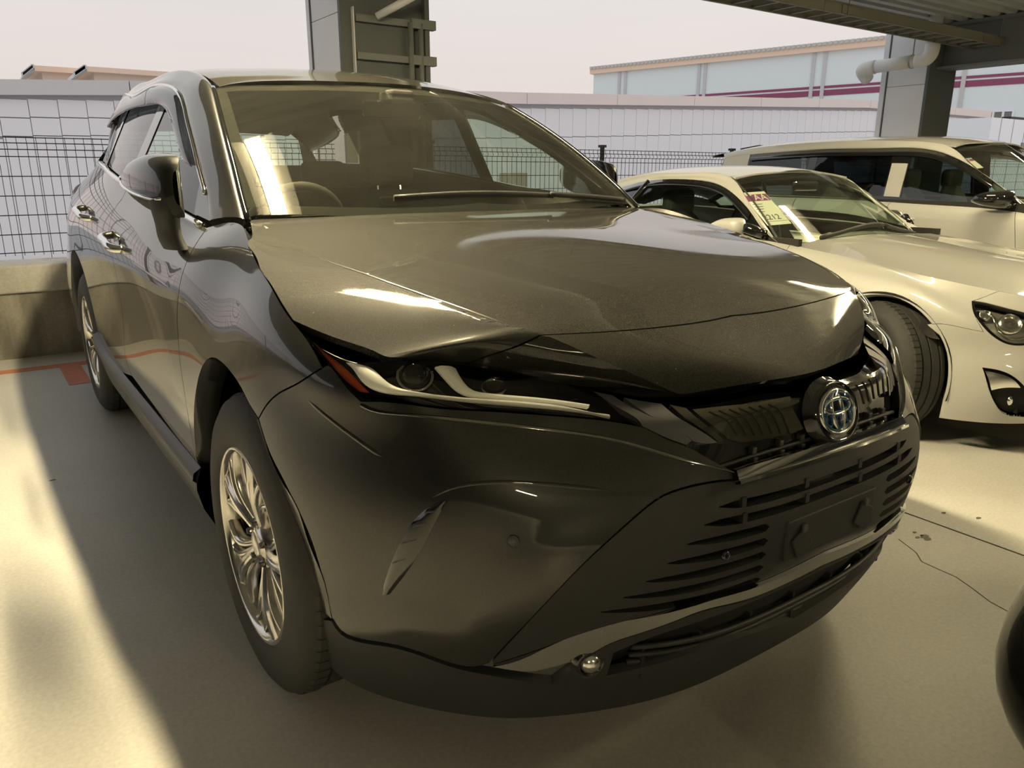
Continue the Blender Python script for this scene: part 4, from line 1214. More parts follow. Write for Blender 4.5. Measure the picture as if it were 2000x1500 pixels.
o = mk('arch_lip', MB().grid([_rp+np.array([-.001, -.001, 0]), _rp*.5+_lp*.5+np.array([-.004, 0, 0]), _lp, _lp+np.array([.02, .02, 0])]), 'paint_dark', FFE, smooth=True); mirror(o)
flange(ra, 1.345, .37)
for yc in (-1.345, 1.345):
    o = mk('wheel_well', MB().revolve([(.0, .458), (.05, .452), (.20, .45), (.20, .20)], (-.785 if yc < 0 else -.84, yc, .37), 'x', 40, radians(-12), radians(192)), 'liner', SUV, smooth=True); mirror(o)
# rocker sill with grey moulding strip
sill = []
for y in np.linspace(-.93, .93, 30):
    k = max(0., (y-.62)/.31); up = .06*k*k
    sill.append([(-.905, y, .42+up), (-.925, y, .395+up), (-.928, y, .36+up), (-.915, y, .30+up*.8), (-.885, y, .235+up*.5), (-.80, y, .21), (-.80, y, .40)])
RS = o = mk('rocker_sill', MB().grid(sill, closev=True), 'cladding', SUV, angle=40); mirror(o)
mo = []
for y in np.linspace(-.95, .93, 36):
    k = max(0., (y-.62)/.31); up = .06*k*k
    mo.append([(-.915, y, .432+up), (-.936, y, .418+up), (-.940, y, .398+up), (-.930, y, .388+up)])
o = mk('sill_moulding', MB().grid(mo, closev=True), 'satin_grey', RS, angle=50); mirror(o)
# --- windshield
def sgn_of(S, uv, ref):
    return 1. if S.nrm(uv)[0]@(np.array(ref)-S.ev(uv)[0]) > 0 else -1.
WSG = sgn_of(WSH, WSH.hit(800, 300), (0, -4, 6)); GSG = sgn_of(GLASS, GLASS.near((-.75, .3, 1.3)), (-5, 0, 2)); RSG = sgn_of(ROOF, ROOF.near((0, .6, 1.65)), (0, 0, 9))
WL = [(484, 432), (470, 380), (458, 330), (447, 288), (430, 222), (420, 184), (416, 173)]
WT = [(416, 173), (436, 169), (530, 166), (620, 165), (700, 167)]
def on_centre(S, ys, zs, v):
    """centreline point of S that is seen at image row v"""
    best = None
    for w in np.linspace(0, 1, 80):
        p = S.ev(S.near((0, ys[0]+(ys[1]-ys[0])*w, zs[0]+(zs[1]-zs[0])*w)))[0]
        e_ = abs(proj(p)[1]-v)
        if best is None or e_ < best[0]: best = (e_, p)
    return tuple(best[1])
WTC = on_centre(WSH, (-.5, -.2), (1.42, 1.57), 171.5)
ws_uv = symuv(WSH, [[(0, -.97, 1.08), (-.4, -.95, 1.08), (-.72, -.91, 1.09), (484, 432)], WL, WT+[WTC]], .025)
panel('windshield', WSH, ws_uv, 'windshield', SUV, gap=.002, step=.04, lip=0, out=WSG)
ft_uv = inset(ws_uv, .045)
panel('windshield_frit', WSH, ws_uv, 'frit', SUV, holes=[ft_uv], gap=.003, step=.03, lip=0, off=-.004, out=WSG)
wl3 = WSH.ev(chain(WSH, [WL], .03))+WSH.nrm(chain(WSH, [WL], .03))*WSG*.004
o = mk('pillar_moulding', MB().tube(wl3, .009, 8, squash=.8), 'gloss_black', SUV, smooth=True); mirror(o)
# cowl and wipers
cow = []
for x in np.linspace(-.72, .72, 24):
    q = WSH.near((x, -.93, 1.10)); p = WSH.ev(q)[0]
    cow.append([(x, p[1]-.05, 1.068-.02*abs(x)), (x, p[1]+.02, 1.075-.01*abs(x)), (x, p[1]+.03, 1.05)])
mk('cowl', MB().grid(cow), 'black_plastic', SUV, smooth=True)
for (x0, x1, z0) in ((-.28, .32, 0), (.30, .66, 0)):
    pts = []
    for x in np.linspace(x0, x1, 14):
        q = WSH.near((x, -.90, 1.13 if x0 < 0 else 1.115)); p = WSH.ev(q)[0]+WSH.nrm(q)[0]*WSG*.012
        pts.append((p[0], p[1], p[2]-.012*(1 if x0 < 0 else .2)))
    mk('wiper', MB().tube(pts, .007, 6, squash=1.3), 'black_plastic', SUV, smooth=True)
# --- side frame (A pillar + cantrail)
rp = lambda y: tuple(ROOF.ev(ROOF.near((-.56, y, 1.60)))[0])
def redge(y):
    r = min(_Rf, key=lambda r: abs(r[3][1]-y)); ys = [q[3][1] for q in _Rf]
    return np.array([np.interp(y, ys, [q[3][i] for q in _Rf]) for i in range(3)])
E1 = [(411, 436), (406, 380), (393, 332), (381, 282), (370, 240), (361, 202), (344, 176), (324, 169), (300, 172), (262, 190), (235, 211), (214, 240)]
E1p = [GLASS.ev(GLASS.hit(*p))[0] for p in E1]
E2p = [WSH.ev(WSH.hit(*p))[0] for p in [(484, 432), (466, 365), (452, 308), (437, 250), (425, 205), (417, 174)]]+[redge(y) for y in (.0, .22, .5, 1.0, 1.4, 1.85)]
E1p.append(np.array([-.60, 2.08, 1.34])); E2p.append(np.array(redge(2.12)))
fr = []
for i, (a, b) in enumerate(zip(E1p, E2p)):
    a, b = np.array(a), np.array(b)
    t = np.array(E1p[min(i+1, len(E1p)-1)])-np.array(E1p[max(i-1, 0)])
    n = np.cross(b-a, t); n /= np.linalg.norm(n)
    if n[0] > 0: n = -n
    w = np.linalg.norm(b-a)
    fr.append([a-n*.02, a, a*.7+b*.3+n*w*.12, a*.35+b*.65+n*w*.14, b+n*.004, b-n*.012])
FRAME = Surf(fr, nu=80, nv=30)
o = mk('side_frame', MB().grid(FRAME.G), 'paint_dark', SUV, smooth=True); mirror(o)
# roof skin
rf_uv = np.array([[ROOF.tu[0]+.01 if False else 0, 0]])
rl = [(redge(y)) for y in np.linspace(-.24, 2.12, 30)]
roof_uv = symuv(ROOF, [[(0, WTC[1]+.012, WTC[2]+.008), (-.2, WTC[1]+.024, WTC[2]+.003), (-.42, -.262, 1.512), tuple(rl[0])], [tuple(p) for p in rl], [tuple(rl[-1]), (-.25, 2.14, 1.46), (0, 2.15, 1.47)]], .04)
panel('roof', ROOF, roof_uv, 'paint_dusty', SUV, gap=.004, step=.05, lip=.02, out=RSG)
panel('headliner', ROOF, inset(roof_uv, .03), 'headliner', SUV, gap=0, step=.08, lip=0, off=-.035, out=RSG)
mk('antenna_fin', MB().grid([[(.0-w, 1.75+yy, 1.56+zz) for w in (.0,)]+[(w, 1.75+yy, 1.56+zz) for w in (0.,)] for yy, zz in ((0, 0),)]) if False else MB().add([(-.03, 1.62, 1.59), (.03, 1.62, 1.59), (.03, 1.85, 1.53), (-.03, 1.85, 1.53), (0, 1.80, 1.635), (0, 1.84, 1.63)], [(0, 1, 4), (1, 2, 5, 4), (2, 3, 5), (3, 0, 4, 5), (0, 3, 2, 1)]), 'paint_dark', SUV, bevel=.01)

# --- side glazing
gtop = chain(GLASS, [E1[1:]], .03)
gt3 = GLASS.ev(gtop)
def gl(y, dz): # point on glass at y, height above belt line
    zb = np.interp(y, [g[0][1] for g in _G], [g[0][2]+.04 for g in _G])
    return (np.interp(y, [g[0][1] for g in _G], [g[0][0] for g in _G]), y, zb+dz)
def gtopz(y):
    i = np.argsort(gt3[:, 1]); return np.interp(y, gt3[i, 1], gt3[i, 2])
def gpt(y, z):
    r = GLASS.bvh.ray_cast(Vector((-1.6, y, z)), Vector((1, 0, 0)))
    return GLASS._uv(r[2], r[0]) if r[0] is not None else GLASS.near((-.75, y, z))
def gpoly(y0, y1, n=16, d=.0, slant=0.):
    ys = np.linspace(y0, y1, n)
    bot = [gpt(y, gl(y, .012)[2]) for y in ys]
    top = [gpt(y-slant, gtopz(y-slant)-d) for y in ys]
    return np.array(bot+top[::-1])
y_f = gt3[:, 1].min()
panel('front_window', GLASS, gpoly(max(-.70, y_f+.04), .19, d=.012, slant=-.0), 'side_glass', FDO, gap=.001, step=.05, lip=.004, off=-.006, out=GSG, mir=True)
panel('rear_window', GLASS, gpoly(.29, 1.02, d=.012), 'privacy_glass', RDO, gap=.001, step=.05, lip=.004, off=-.006, out=GSG, mir=True)
panel('quarter_window', GLASS, gpoly(1.07, 1.50, d=.015), 'privacy_glass', SUV, gap=.001, step=.05, lip=.004, off=-.006, out=GSG, mir=True)
panel('pillar_cover', GLASS, gpoly(.185, .295, d=.008), 'gloss_black', SUV, gap=.0, step=.05, lip=.006, off=-.001, out=GSG, mir=True)
panel('pillar_cover', GLASS, gpoly(1.01, 1.08, d=.008), 'gloss_black', SUV, gap=.0, step=.05, lip=.006, off=-.001, out=GSG, mir=True)
# mirror sail corner
sail = GLASS.loop([[(411, 432), (404, 378), (395, 340)], [(395, 340), (386, 380), (380, 418)], [(380, 418), (411, 432)]], .02)
panel('mirror_sail', GLASS, sail, 'gloss_black', SUV, gap=0, step=.03, lip=.006, off=.001, out=GSG, mir=True)
# bright trim along the belt and roof line
bl = np.array([GLASS.ev(gpt(y, gl(y, .004)[2]))[0] for y in np.linspace(-.74, 1.50, 40)])+np.array([-.012, 0, 0])
o = mk('belt_trim', MB().tube(bl, .009, 8, squash=1.2), 'chrome', SUV, smooth=True); mirror(o)
tr = np.vstack([GLASS.ev(gtop)+GLASS.nrm(gtop)*GSG*.008])
o = mk('roofline_trim', MB().tube(tr, .007, 8), 'chrome', SUV, smooth=True); mirror(o)
# rain visors
def gstrip(name, up, lo, m, off, parent):
    Qa = curve(np.array([GLASS.hit(*p) for p in up]), 36); Qb = curve(np.array([GLASS.hit(*p) for p in lo]), 36)
    rows = []
    for w, k in ((0, .4), (.3, .85), (.7, 1.), (1., .9), (1., .7), (.5, .7), (0, .2)):
        c = Qa*(1-w)+Qb*w; rows.append(GLASS.ev(c)+GLASS.nrm(c)*GSG*off*k)
    o = mk(name, MB().grid(rows, closeu=True), m, parent, smooth=True); mirror(o)
gstrip('rain_visor', [(391, 326), (381, 284), (370, 242), (361, 204), (343, 178), (324, 171), (299, 174)], [(386, 332), (371, 318), (358, 280), (347, 243), (335, 219), (320, 210), (297, 212)], 'visor_smoke', .028, FDO)
gstrip('rain_visor', [(298, 174), (262, 192), (233, 215), (212, 248)], [(296, 212), (265, 218), (240, 230), (214, 252)], 'visor_smoke', .028, RDO)
# door mirrors
def mirror_half(lo):
    """folded mirror: long axis runs back along the door"""
    G = []
    ys = [-.885, -.872, -.82, -.74, -.65, -.56, -.49, -.455]
    zt = [1.215, 1.240, 1.256, 1.262, 1.258, 1.245, 1.228, 1.212]
    zb = [1.130, 1.105, 1.095, 1.102, 1.118, 1.140, 1.165, 1.190]
    xi = [-.880, -.868, -.865, -.870, -.880, -.895, -.915, -.935]
    xo = [-.892, -.912, -.936, -.952, -.958, -.957, -.950, -.943]
    for y, a, b, i, o_ in zip(ys, zt, zb, xi, xo):
        zc = a*.45+b*.55; row = []
        for t in np.linspace(0, pi, 15):
            st, ct = sin(t), cos(t)
            row.append((i+(o_-i)*(st**.7), y, zc+(a-zc if ct > 0 else zc-b)*(abs(ct)**.8)*(1 if ct > 0 else -1)))
        G.append(row)
    G = np.array(G)
    return curve(G.reshape(len(G), -1), 22).reshape(22, 15, 3)
def far_mirror(o):
    c = mirror(o); c.data.transform(Matrix.Translation((-.035, .24, .0))); MIRR[o.name] = c
MG = mirror_half(0)
DM = o = mk('door_mirror', MB().grid(MG[:, :9]), 'paint_dark', SUV, smooth=True); far_mirror(o)
o = mk('mirror_lower', MB().grid(MG[:, 8:]), 'black_plastic', DM, smooth=True); far_mirror(o)
o = mk('mirror_glass', MB().grid([MG[:, 0], MG[:, 14]]), 'chrome', DM, smooth=True); far_mirror(o)
sg_ = MG[2:, 8]+np.array([-.003, 0, 0])
o = mk('mirror_signal', MB().tube(sg_, .0045, 8), 'chrome', DM, smooth=True); far_mirror(o)
arm = []
for t, (cx2, cy2, cz2, rx, ry) in enumerate([(-.905, -.81, 1.15, .036, .060), (-.902, -.81, 1.115, .034, .060), (-.896, -.79, 1.075, .030, .055), (-.890, -.775, 1.04, .030, .060), (-.878, -.77, 1.01, .030, .065)]):
    arm.append([(cx2+rx*cos(a), cy2+ry*sin(a), cz2) for a in np.linspace(0, 2*pi, 20, endpoint=False)])
o = mk('mirror_arm', MB().grid(curve(np.array(arm).reshape(5, -1), 14).reshape(14, 20, 3), closev=True), 'black_plastic', DM, smooth=True); far_mirror(o)
# door handles
for y0, dp_ in ((-.005, FDO), (.78, RDO)):
    q = cx_(y0+.0, .975 if y0 < .5 else 1.04); p = BELT.ev(q)[0]
    hp = [(p[0]+.004, y0-.105, p[2]-.022), (p[0]-.030, y0-.085, p[2]-.016), (p[0]-.040, y0, p[2]), (p[0]-.034, y0+.085, p[2]+.012), (p[0]+.004, y0+.105, p[2]+.016)]
    o = mk('door_handle', MB().tube(curve(hp, 20), .013, 10, squash=1.1), 'chrome', dp_, smooth=True); mirror(o)
    n = 16
    cup = [[(p[0]+dx, y0+.055*cos(a)*k, p[2]-.004+.028*sin(a)*k) for a in np.linspace(0, 2*pi, n, endpoint=False)] for k, dx in ((1., -.003), (.8, -.001), (.1, -.0005))]
    o = mk('handle_cup', MB().grid(cup, closev=True), 'gloss_black', dp_, smooth=True); mirror(o)
crease(BELT, [(243, 499), (270, 521), (300, 542), (330, 563), (343, 574)], .006, .0045, FDO, BSG, 'paint_dark', 24)
crease(BELT, [(352, 580), (375, 604), (395, 628), (407, 645)], .006, .0045, FFE, BSG, 'paint_dark', 16)
# --- tail
TL = [(-.845, 1.90, 1.12), (-.80, 2.05, 1.135), (-.70, 2.23, 1.14), (-.845, 1.93, 1.06), (-.78, 2.12, 1.06), (-.68, 2.25, 1.06)]
tl = []
for w in np.linspace(0, 1, 8):
    row = []
    for z in (1.05, 1.08, 1.115, 1.14):
        q = BELT.near((-.83+.13*w, 1.93+.32*w, z)); row.append(BELT.ev(q)[0]+BELT.nrm(q)[0]*BSG*.012)
    tl.append(row)
o = mk('tail_lamp', MB().grid(tl), 'red_lens', SUV, smooth=True); mirror(o)
ht = []
for w in np.linspace(-1, 1, 15):
    x = w*.70; k = 1-w*w
    ht.append([(x, 2.18+.18*k, .30), (x, 2.24+.16*k, .55), (x, 2.26+.14*k, .85), (x*.97, 2.25+.13*k, 1.1), (x*.9, 2.22+.11*k, 1.25)])
mk('tailgate', MB().grid(ht), 'paint_dark', SUV, smooth=True)
rg = []
for w in np.linspace(-1, 1, 15):
    k = 1-w*w
    rg.append([(w*.60, 2.20+.10*k, 1.25), (w*.56, 2.14+.08*k, 1.36), (w*.52, 2.08+.07*k, 1.46)])
mk('rear_glass', MB().grid(rg), 'side_glass', SUV, smooth=True)
for sx in (-1, 1):
    mk('rear_pillar', MB().grid([[(sx*.60, 2.20, 1.25), (sx*.66, 2.10, 1.27)], [(sx*.56, 2.14, 1.36), (sx*.61, 2.06, 1.34)], [(sx*.52, 2.08, 1.46), (sx*.49, 2.12, 1.45)]]), 'paint_dark', SUV, smooth=True)
# --- underbody and firewall
mk('underbody', MB().box((0, .1, .27), (1.36, 3.5, .06)).box((0, 0, .26), (1.64, 1.80, .05)), 'liner', SUV)
mk('radiator_block', MB().box((0, -1.95, .56), (1.0, .10, .50)), 'liner', SUV)
mk('engine_tray', MB().box((0, -1.25, .62), (1.06, 1.1, .5)), 'liner', SUV)
# --- interior
def rbox(c, d, r, m, name, parent=SUV, R=None):
    o = mk(name, MB().box(c, d, R=R), m, parent, bevel=r, bseg=3); return o
dash = []
for x in np.linspace(-.80, .80, 29):
    hump = .045*math.exp(-((x+.37)/.17)**2)
    dash.append([(x, -1.02, 1.04), (x, -.80, 1.045+hump*.4), (x, -.56, 1.035+hump), (x, -.47, 1.01+hump), (x, -.43, .93), (x, -.50, .72), (x, -.60, .60)])
mk('dashboard', MB().grid(dash), 'interior_dark', SUV, smooth=True)
rbox((.02, -.50, 1.07), (.30, .02, .12), .008, 'gloss_black', 'display_screen')
# steering wheel
sc, sa = Vector((-.37, -.30, 1.0)), Vector((0, .92, .40)).normalized()
su, sv = Vector((1, 0, 0)), sa.cross(Vector((1, 0, 0)))
mk('steering_wheel', MB().tube([tuple(sc+(su*cos(t)+sv*sin(t))*.18) for t in np.linspace(0, 2*pi, 41)], .016, 8), 'interior_dark', SUV, smooth=True)
mk('steering_hub', MB().tube([tuple(sc-sa*.06), tuple(sc+sa*.01)], .07, 18).box(tuple(sc), (.34, .02, .05)), 'interior_dark', SUV, bevel=.01)
def seat(x, y, w=.52):
    g = []
    for t, (yy, zz, ww, th) in enumerate([(.34, .52, .9, .1), (.40, .66, 1., .12), (.47, .85, .98, .12), (.53, 1.05, .82, .10), (.55, 1.13, .55, .07)]):
        g.append([(x+w/2*ww*cos(a), y+yy+th*.6*sin(a), zz) for a in np.linspace(0, 2*pi, 18, endpoint=False)])
    o = mk('seat_back', MB().grid(g, closev=True), 'interior_grey', SUV, smooth=True)
    rbox((x, y+.10, .50), (w, .54, .16), .06, 'interior_grey', 'seat_cushion')
    rbox((x, y+.58, 1.24), (.27, .10, .19), .045, 'interior_grey', 'headrest')
    mk('headrest_post', MB().tube([(x-.06, y+.56, 1.10), (x-.06, y+.57, 1.2)], .007, 6).tube([(x+.06, y+.56, 1.10), (x+.06, y+.57, 1.2)], .007, 6), 'dark_chrome', SUV)
seat(-.37, -.12); seat(.37, -.12)
rbox((0, 1.28, .82), (1.24, .16, .62), .06, 'interior_grey', 'rear_seat_back')
rbox((0, 1.0, .50), (1.24, .5, .18), .06, 'interior_grey', 'rear_seat_cushion')
for x in (-.38, .38): rbox((x, 1.30, 1.19), (.26, .09, .16), .04, 'interior_grey', 'headrest')
mk('cabin_floor', MB().box((0, .45, .36), (1.5, 2.9, .04)), 'interior_dark', SUV)
for sx in (-1, 1):
    tri = []
    for y in np.linspace(-.85, 2.1, 20):
        zb = np.interp(y, [g[0][1] for g in _G], [g[0][2]+.04 for g in _G]); xb = np.interp(y, [g[0][1] for g in _G], [-g[0][0] for g in _G])
        tri.append([(sx*(xb-.03), y, zb+.005), (sx*(xb-.06), y, zb-.02), (sx*(xb-.05), y, .7), (sx*.80, y, .38)])
    mk('door_trim', MB().grid(tri), 'interior_dark', SUV, smooth=True)
rbox((.0, -.36, 1.43), (.23, .03, .065), .015, 'gloss_black', 'rear_view_mirror')
rbox((.0, -.40, 1.47), (.10, .10, .05), .015, 'interior_dark', 'camera_housing')

# --- wheels
def wheel(root, xo, yc, zc, R, rr, side, width=.225, name='wheel', spokes=5, mats=('alloy', 'alloy_dark'), steer=0.):
    """side -1: outer face towards -x.  Parts are parented to root"""
    s = side
    old = set(COL.objects)
    P = lambda h, r: (s*h, r)
    hw = width
    prof = [(-.012, rr-.004), (.0, rr+.004), (.006, rr+.02), (.008, (R+rr)/2), (-.001, R-.035), (-.016, R-.012), (-.035, R-.003)]
    c = (xo, yc, zc)
    WR = mk('wheel', MB().revolve([(s*h, r) for h, r in [(-.004, rr+.006), (.002, rr), (.0, rr-.006), (-.012, rr-.012), (-.03, rr-.016), (-.13, rr-.03), (-.19, rr-.01)]], c, 'x', 64), mats[0], root, smooth=True)
    root = WR
    mk('tyre', MB().revolve([(s*(h), r) for h, r in prof], c, 'x', 72), 'rubber', root, smooth=True)
    pr = []
    x = .035
    grooves = (.068, .112, .157)
    xs = [.035]
    for g in grooves: xs += [g-.005, g-.004, g+.004, g+.005]
    xs += [hw-.035]
    for h in xs:
        ing = any(abs(h-g) < .0045 for g in grooves)
        pr.append((-s*h, R-.002-(.008 if ing else 0)))
    pr += [(-s*(hw-.016), R-.012), (-s*(hw), R-.04), (-s*hw, rr)]
    mk('tyre_tread', MB().revolve(pr, c, 'x', 72), 'rubber', root, smooth=False, angle=30)
    # shoulder blocks
    mb = MB(); n = 64
    for k in range(n):
        a0, a1 = 2*pi*(k+.10)/n, 2*pi*(k+.92)/n
        V = []
        for a in (a0, a1):
            for h, r in ((.020, R-.012), (.034, R-.001), (.062, R+.001), (.062, R-.006), (.020, R-.016)):
                V.append((c[0]-s*h, c[1]+r*cos(a), c[2]+r*sin(a)))
        mb.add(V, [(0, 1, 6, 5), (1, 2, 7, 6), (2, 3, 8, 7), (4, 0, 5, 9), (0, 4, 3, 2, 1), (5, 6, 7, 8, 9)])
    mk('tread_blocks', mb, 'rubber', root)
    # rim
    mk('brake_disc', MB().revolve([(-s*.085, .03), (-s*.085, rr*.66), (-s*.10, rr*.66), (-s*.10, .03)], c, 'x', 48), 'disc_steel', root, smooth=False)
    mk('wheel_inner', MB().revolve([(-s*.125, .0), (-s*.125, rr)], c, 'x', 32), 'liner', root)
    def bar(a_in, a_out, w0, w1, r0, r1, h0, h1, th, m, nm, bend=0., n=10):
        """curved spoke: ridge section"""
        G = []
        for i in range(n+1):
            t = i/n; r = r0+(r1-r0)*t; a = a_in+(a_out-a_in)*t+bend*sin(pi*t)
            w = w0+(w1-w0)*t; h = h0+(h1-h0)*t+.010*sin(pi*t)
            row = []
            for (du, dh) in ((-1, -th), (-.95, -.006), (-.55, 0.), (-.12, -.001), (0, -.005), (.12, -.001), (.55, 0.), (.95, -.006), (1, -th)):
                aa = a+du*w/(2*r)
                row.append((c[0]+s*(h+dh), c[1]+r*cos(aa), c[2]+r*sin(aa)))
            G.append(row)
        mk(nm, MB().grid(G), m, root, angle=40)
    for k in range(spokes):
        a = 2*pi*k/spokes+pi/2+.25
        d = 2*pi/spokes
        bar(a-.05, a-.12, .030, .050, .05, rr-.008, -.022, -.006, .03, mats[0], 'spoke', .02)
        bar(a+.12, a+.26, .018, .022, .06, rr-.010, -.026, -.010, .03, mats[0], 'spoke', -.06)
        bar(a+.30, a+.55, .018, .022, .06, rr-.010, -.028, -.010, .03, mats[0], 'spoke', -.10)
        bar(a-.24, a-.44, .018, .022, .06, rr-.010, -.028, -.012, .03, mats[0], 'spoke', .06)
        bar(a+.05, a+.03, .014, .020, .06, rr-.012, -.046, -.030, .03, mats[1], 'spoke_rib')
    mk('wheel_hub', MB().revolve([(s*h, r) for h, r in [(-.018, .0), (-.018, .026), (-.014, .030), (-.018, .034), (-.026, .064), (-.05, .07)]], c, 'x', 32), mats[0], root, smooth=True)
    for k in range(5):
        a = 2*pi*k/5+.3
        cc = (c[0]-s*.022, c[1]+.050*cos(a), c[2]+.050*sin(a))
        mk('wheel_nut', MB().revolve([(s*.012, 0), (s*.012, .007), (s*.0, .009)], cc, 'x', 10), 'dark_chrome', root)
    if steer:
        piv = Matrix.Translation((xo-s*width*.55, yc, 0))
        for o in COL.objects:
            if o not in old: o.data.transform(piv@Matrix.Rotation(steer, 4, 'Z')@piv.inverted())
for (y, sd) in ((-1.345, -1), (1.345, -1), (-1.345, 1), (1.345, 1)):
    wheel(SUV, sd*.908, y, .362, .362, .234, sd)
# ------------------------------------------------------------------ white coupe in the next bay
XC = 2.99
mat('lamp_inner', (.35, .34, .32), .3, .6)
MIRX[0] = XC
CP = thing('coupe', 'low white coupe with swept headlights parked beside the dark SUV', 'car', (XC, 0, 0))
def Wp(P): return [[(XC+p[0], p[1], p[2]) for p in r] for r in P]
def symx(rows, xc):
    out = []
    for r in rows:
        r = [np.array(p, float) for p in r]
        out.append([np.array([2*xc-p[0], p[1], p[2]]) for p in r[:0:-1]]+r)
    return out
_c = [
 [(0, -1.86, .655), (0, -1.93, .60), (0, -1.975, .50), (0, -1.99, .38), (0, -1.97, .26), (0, -1.93, .16)],
 [(-.35, -1.80, .665), (-.35, -1.885, .60), (-.36, -1.935, .50), (-.36, -1.95, .38), (-.36, -1.93, .26), (-.36, -1.885, .16)],
 [(-.56, -1.66, .69), (-.60, -1.78, .60), (-.61, -1.82, .50), (-.61, -1.84, .38), (-.61, -1.82, .26), (-.60, -1.77, .16)],
 [(-.66, -1.50, .715), (-.75, -1.62, .62), (-.765, -1.67, .50), (-.775, -1.70, .38), (-.77, -1.68, .26), (-.75, -1.64, .15)],
 [(-.70, -1.36, .735), (-.82, -1.46, .64), (-.84, -1.50, .50), (-.85, -1.52, .38), (-.85, -1.50, .26), (-.83, -1.47, .14)],
 [(-.72, -1.20, .755), (-.825, -1.28, .70), (-.87, -1.31, .52), (-.88, -1.32, .38), (-.88, -1.32, .26), (-.86, -1.31, .14)],
 [(-.72, -1.05, .775), (-.80, -1.10, .748), (-.875, -1.12, .58), (-.888, -1.13, .40), (-.885, -1.13, .26), (-.865, -1.13, .16)],
 [(-.725, -.85, .80), (-.80, -.85, .77), (-.868, -.85, .62), (-.885, -.85, .42), (-.88, -.85, .28), (-.86, -.85, .18)]]
for y, b, s1, s2 in [(-.5, (-.735, .838), (-.80, .80), (-.865, .65)), (-.2, (-.775, .868), (-.82, .82), (-.868, .66)), (.3, (-.79, .89), (-.83, .84), (-.872, .66)), (.8, (-.785, .91), (-.835, .85), (-.878, .66)), (1.3, (-.75, .94), (-.84, .87), (-.888, .66)), (1.7, (-.66, .95), (-.80, .87), (-.865, .66)), (2.0, (-.48, .93), (-.64, .85), (-.72, .66))]:
    k = 1 if y < 1.9 else .82
    _c.append([(b[0], y, b[1]), (s1[0], y, s1[1]), (s2[0], y, s2[1]), (-.885*k, y, .43), (-.88*k, y, .28), (-.86*k, y, .18)])
_c.append([(0, 2.08, .93), (0, 2.12, .85), (0, 2.14, .66), (0, 2.14, .43), (0, 2.10, .28), (0, 2.06, .18)])
_cw = [[np.array(p, float)+[XC, 0, 0] for p in r] for r in _c]
_cf = [[np.array([2*XC-p[0], p[1], p[2]]) for p in r] for r in _cw[-2:0:-1]]+_cw[:-1]
CB = Surf(_cf, nu=360, nv=70)
_t = CB.near((XC-.9, -1.3, .5)); CSG = 1. if CB.nrm(_t)[0][0] < 0 else -1.
# bonnet
_h = []
for k, (yc, zc) in enumerate([(-1.86, .655), (-1.78, .69), (-1.62, .735), (-1.45, .765), (-1.25, .79), (-1.05, .812), (-.82, .838), (-.60, .862), (-.42, .875)]):
    tops = [_c[0][0], _c[1][0], _c[2][0], _c[3][0], _c[4][0], _c[5][0], _c[6][0], _c[7][0], _c[8][0]]
    t = np.array(tops[k]) if k > 1 else np.array([(-.30, -1.815, .662), (-.45, -1.74, .676)][k])
    c = np.array([0, yc, zc])
    _h.append([c, c*.65+t*.35+[0, 0, .004], c*.3+t*.7+[0, 0, -.002], t])
CH = Surf(symx([[np.array(p)+[XC, 0, 0] for p in r] for r in _h], XC), nu=70, nv=60)
hs = 1. if CH.nrm(CH.near((XC, -1.2, .8)))[0][2] > 0 else -1.
def gridpoly(S, m=.004):
    u0, u1, v0, v1 = S.tu[0]+m, S.tu[-1]-m, S.tv[0]+m, S.tv[-1]-m
    n = 40
    return np.vstack([np.stack([np.linspace(u0, u1, n), np.full(n, v0)], 1)[:-1], np.stack([np.full(n, u1), np.linspace(v0, v1, n)], 1)[:-1], np.stack([np.linspace(u1, u0, n), np.full(n, v1)], 1)[:-1], np.stack([np.full(n, u0), np.linspace(v1, v0, n)], 1)[:-1]])
panel('bonnet', CH, gridpoly(CH), 'paint_white', CP, gap=.001, step=.05, lip=.012, out=hs)
# side panels: fender, bumper, door, quarter
def cbx(y, z, x=None):
    r = CB.bvh.ray_cast(Vector((XC-1.5, y, z)), Vector((1, 0, 0)))
    return tuple(CB.ev(CB._uv(r[2], r[0]))[0]) if r[0] is not None else (XC-.86, y, z)
CYA, CZA, CRA = -1.12, .315, .345
arcf = [cbx(CYA-CRA*cos(a), CZA+CRA*sin(a)) for a in np.linspace(radians(-14), radians(194), 30)]
arcr = [cbx(1.45-CRA*cos(a), CZA+CRA*sin(a)) for a in np.linspace(radians(-14), radians(194), 30)]
def ctop(y):
    ys = [r[0][1] for r in _c]; return (XC+float(np.interp(y, ys[2:], [r[0][0] for r in _c][2:])), y, float(np.interp(y, ys[2:], [r[0][2] for r in _c][2:])))
seam = [(1812, 634), (1843, 633), (1880, 640), (1921, 648)]
HLo = [[(1898, 588), (1925, 592), (1960, 601), (2000, 611), (2040, 622)], [(2040, 622), (2046, 650), (2030, 670)], [(2030, 670), (2000, 674), (1970, 672), (1940, 656), (1915, 630), (1900, 605), (1898, 588)]]
hl86 = CB.loop(HLo, .012)
FGo = [[(1919, 718), (1950, 723), (1975, 733), (2005, 760), (2030, 790)], [(2030, 790), (2030, 815)], [(2030, 815), (2000, 814), (1965, 810), (1945, 790), (1930, 755), (1919, 718)]]
fg86 = CB.loop(FGo, .012)
ia = 21
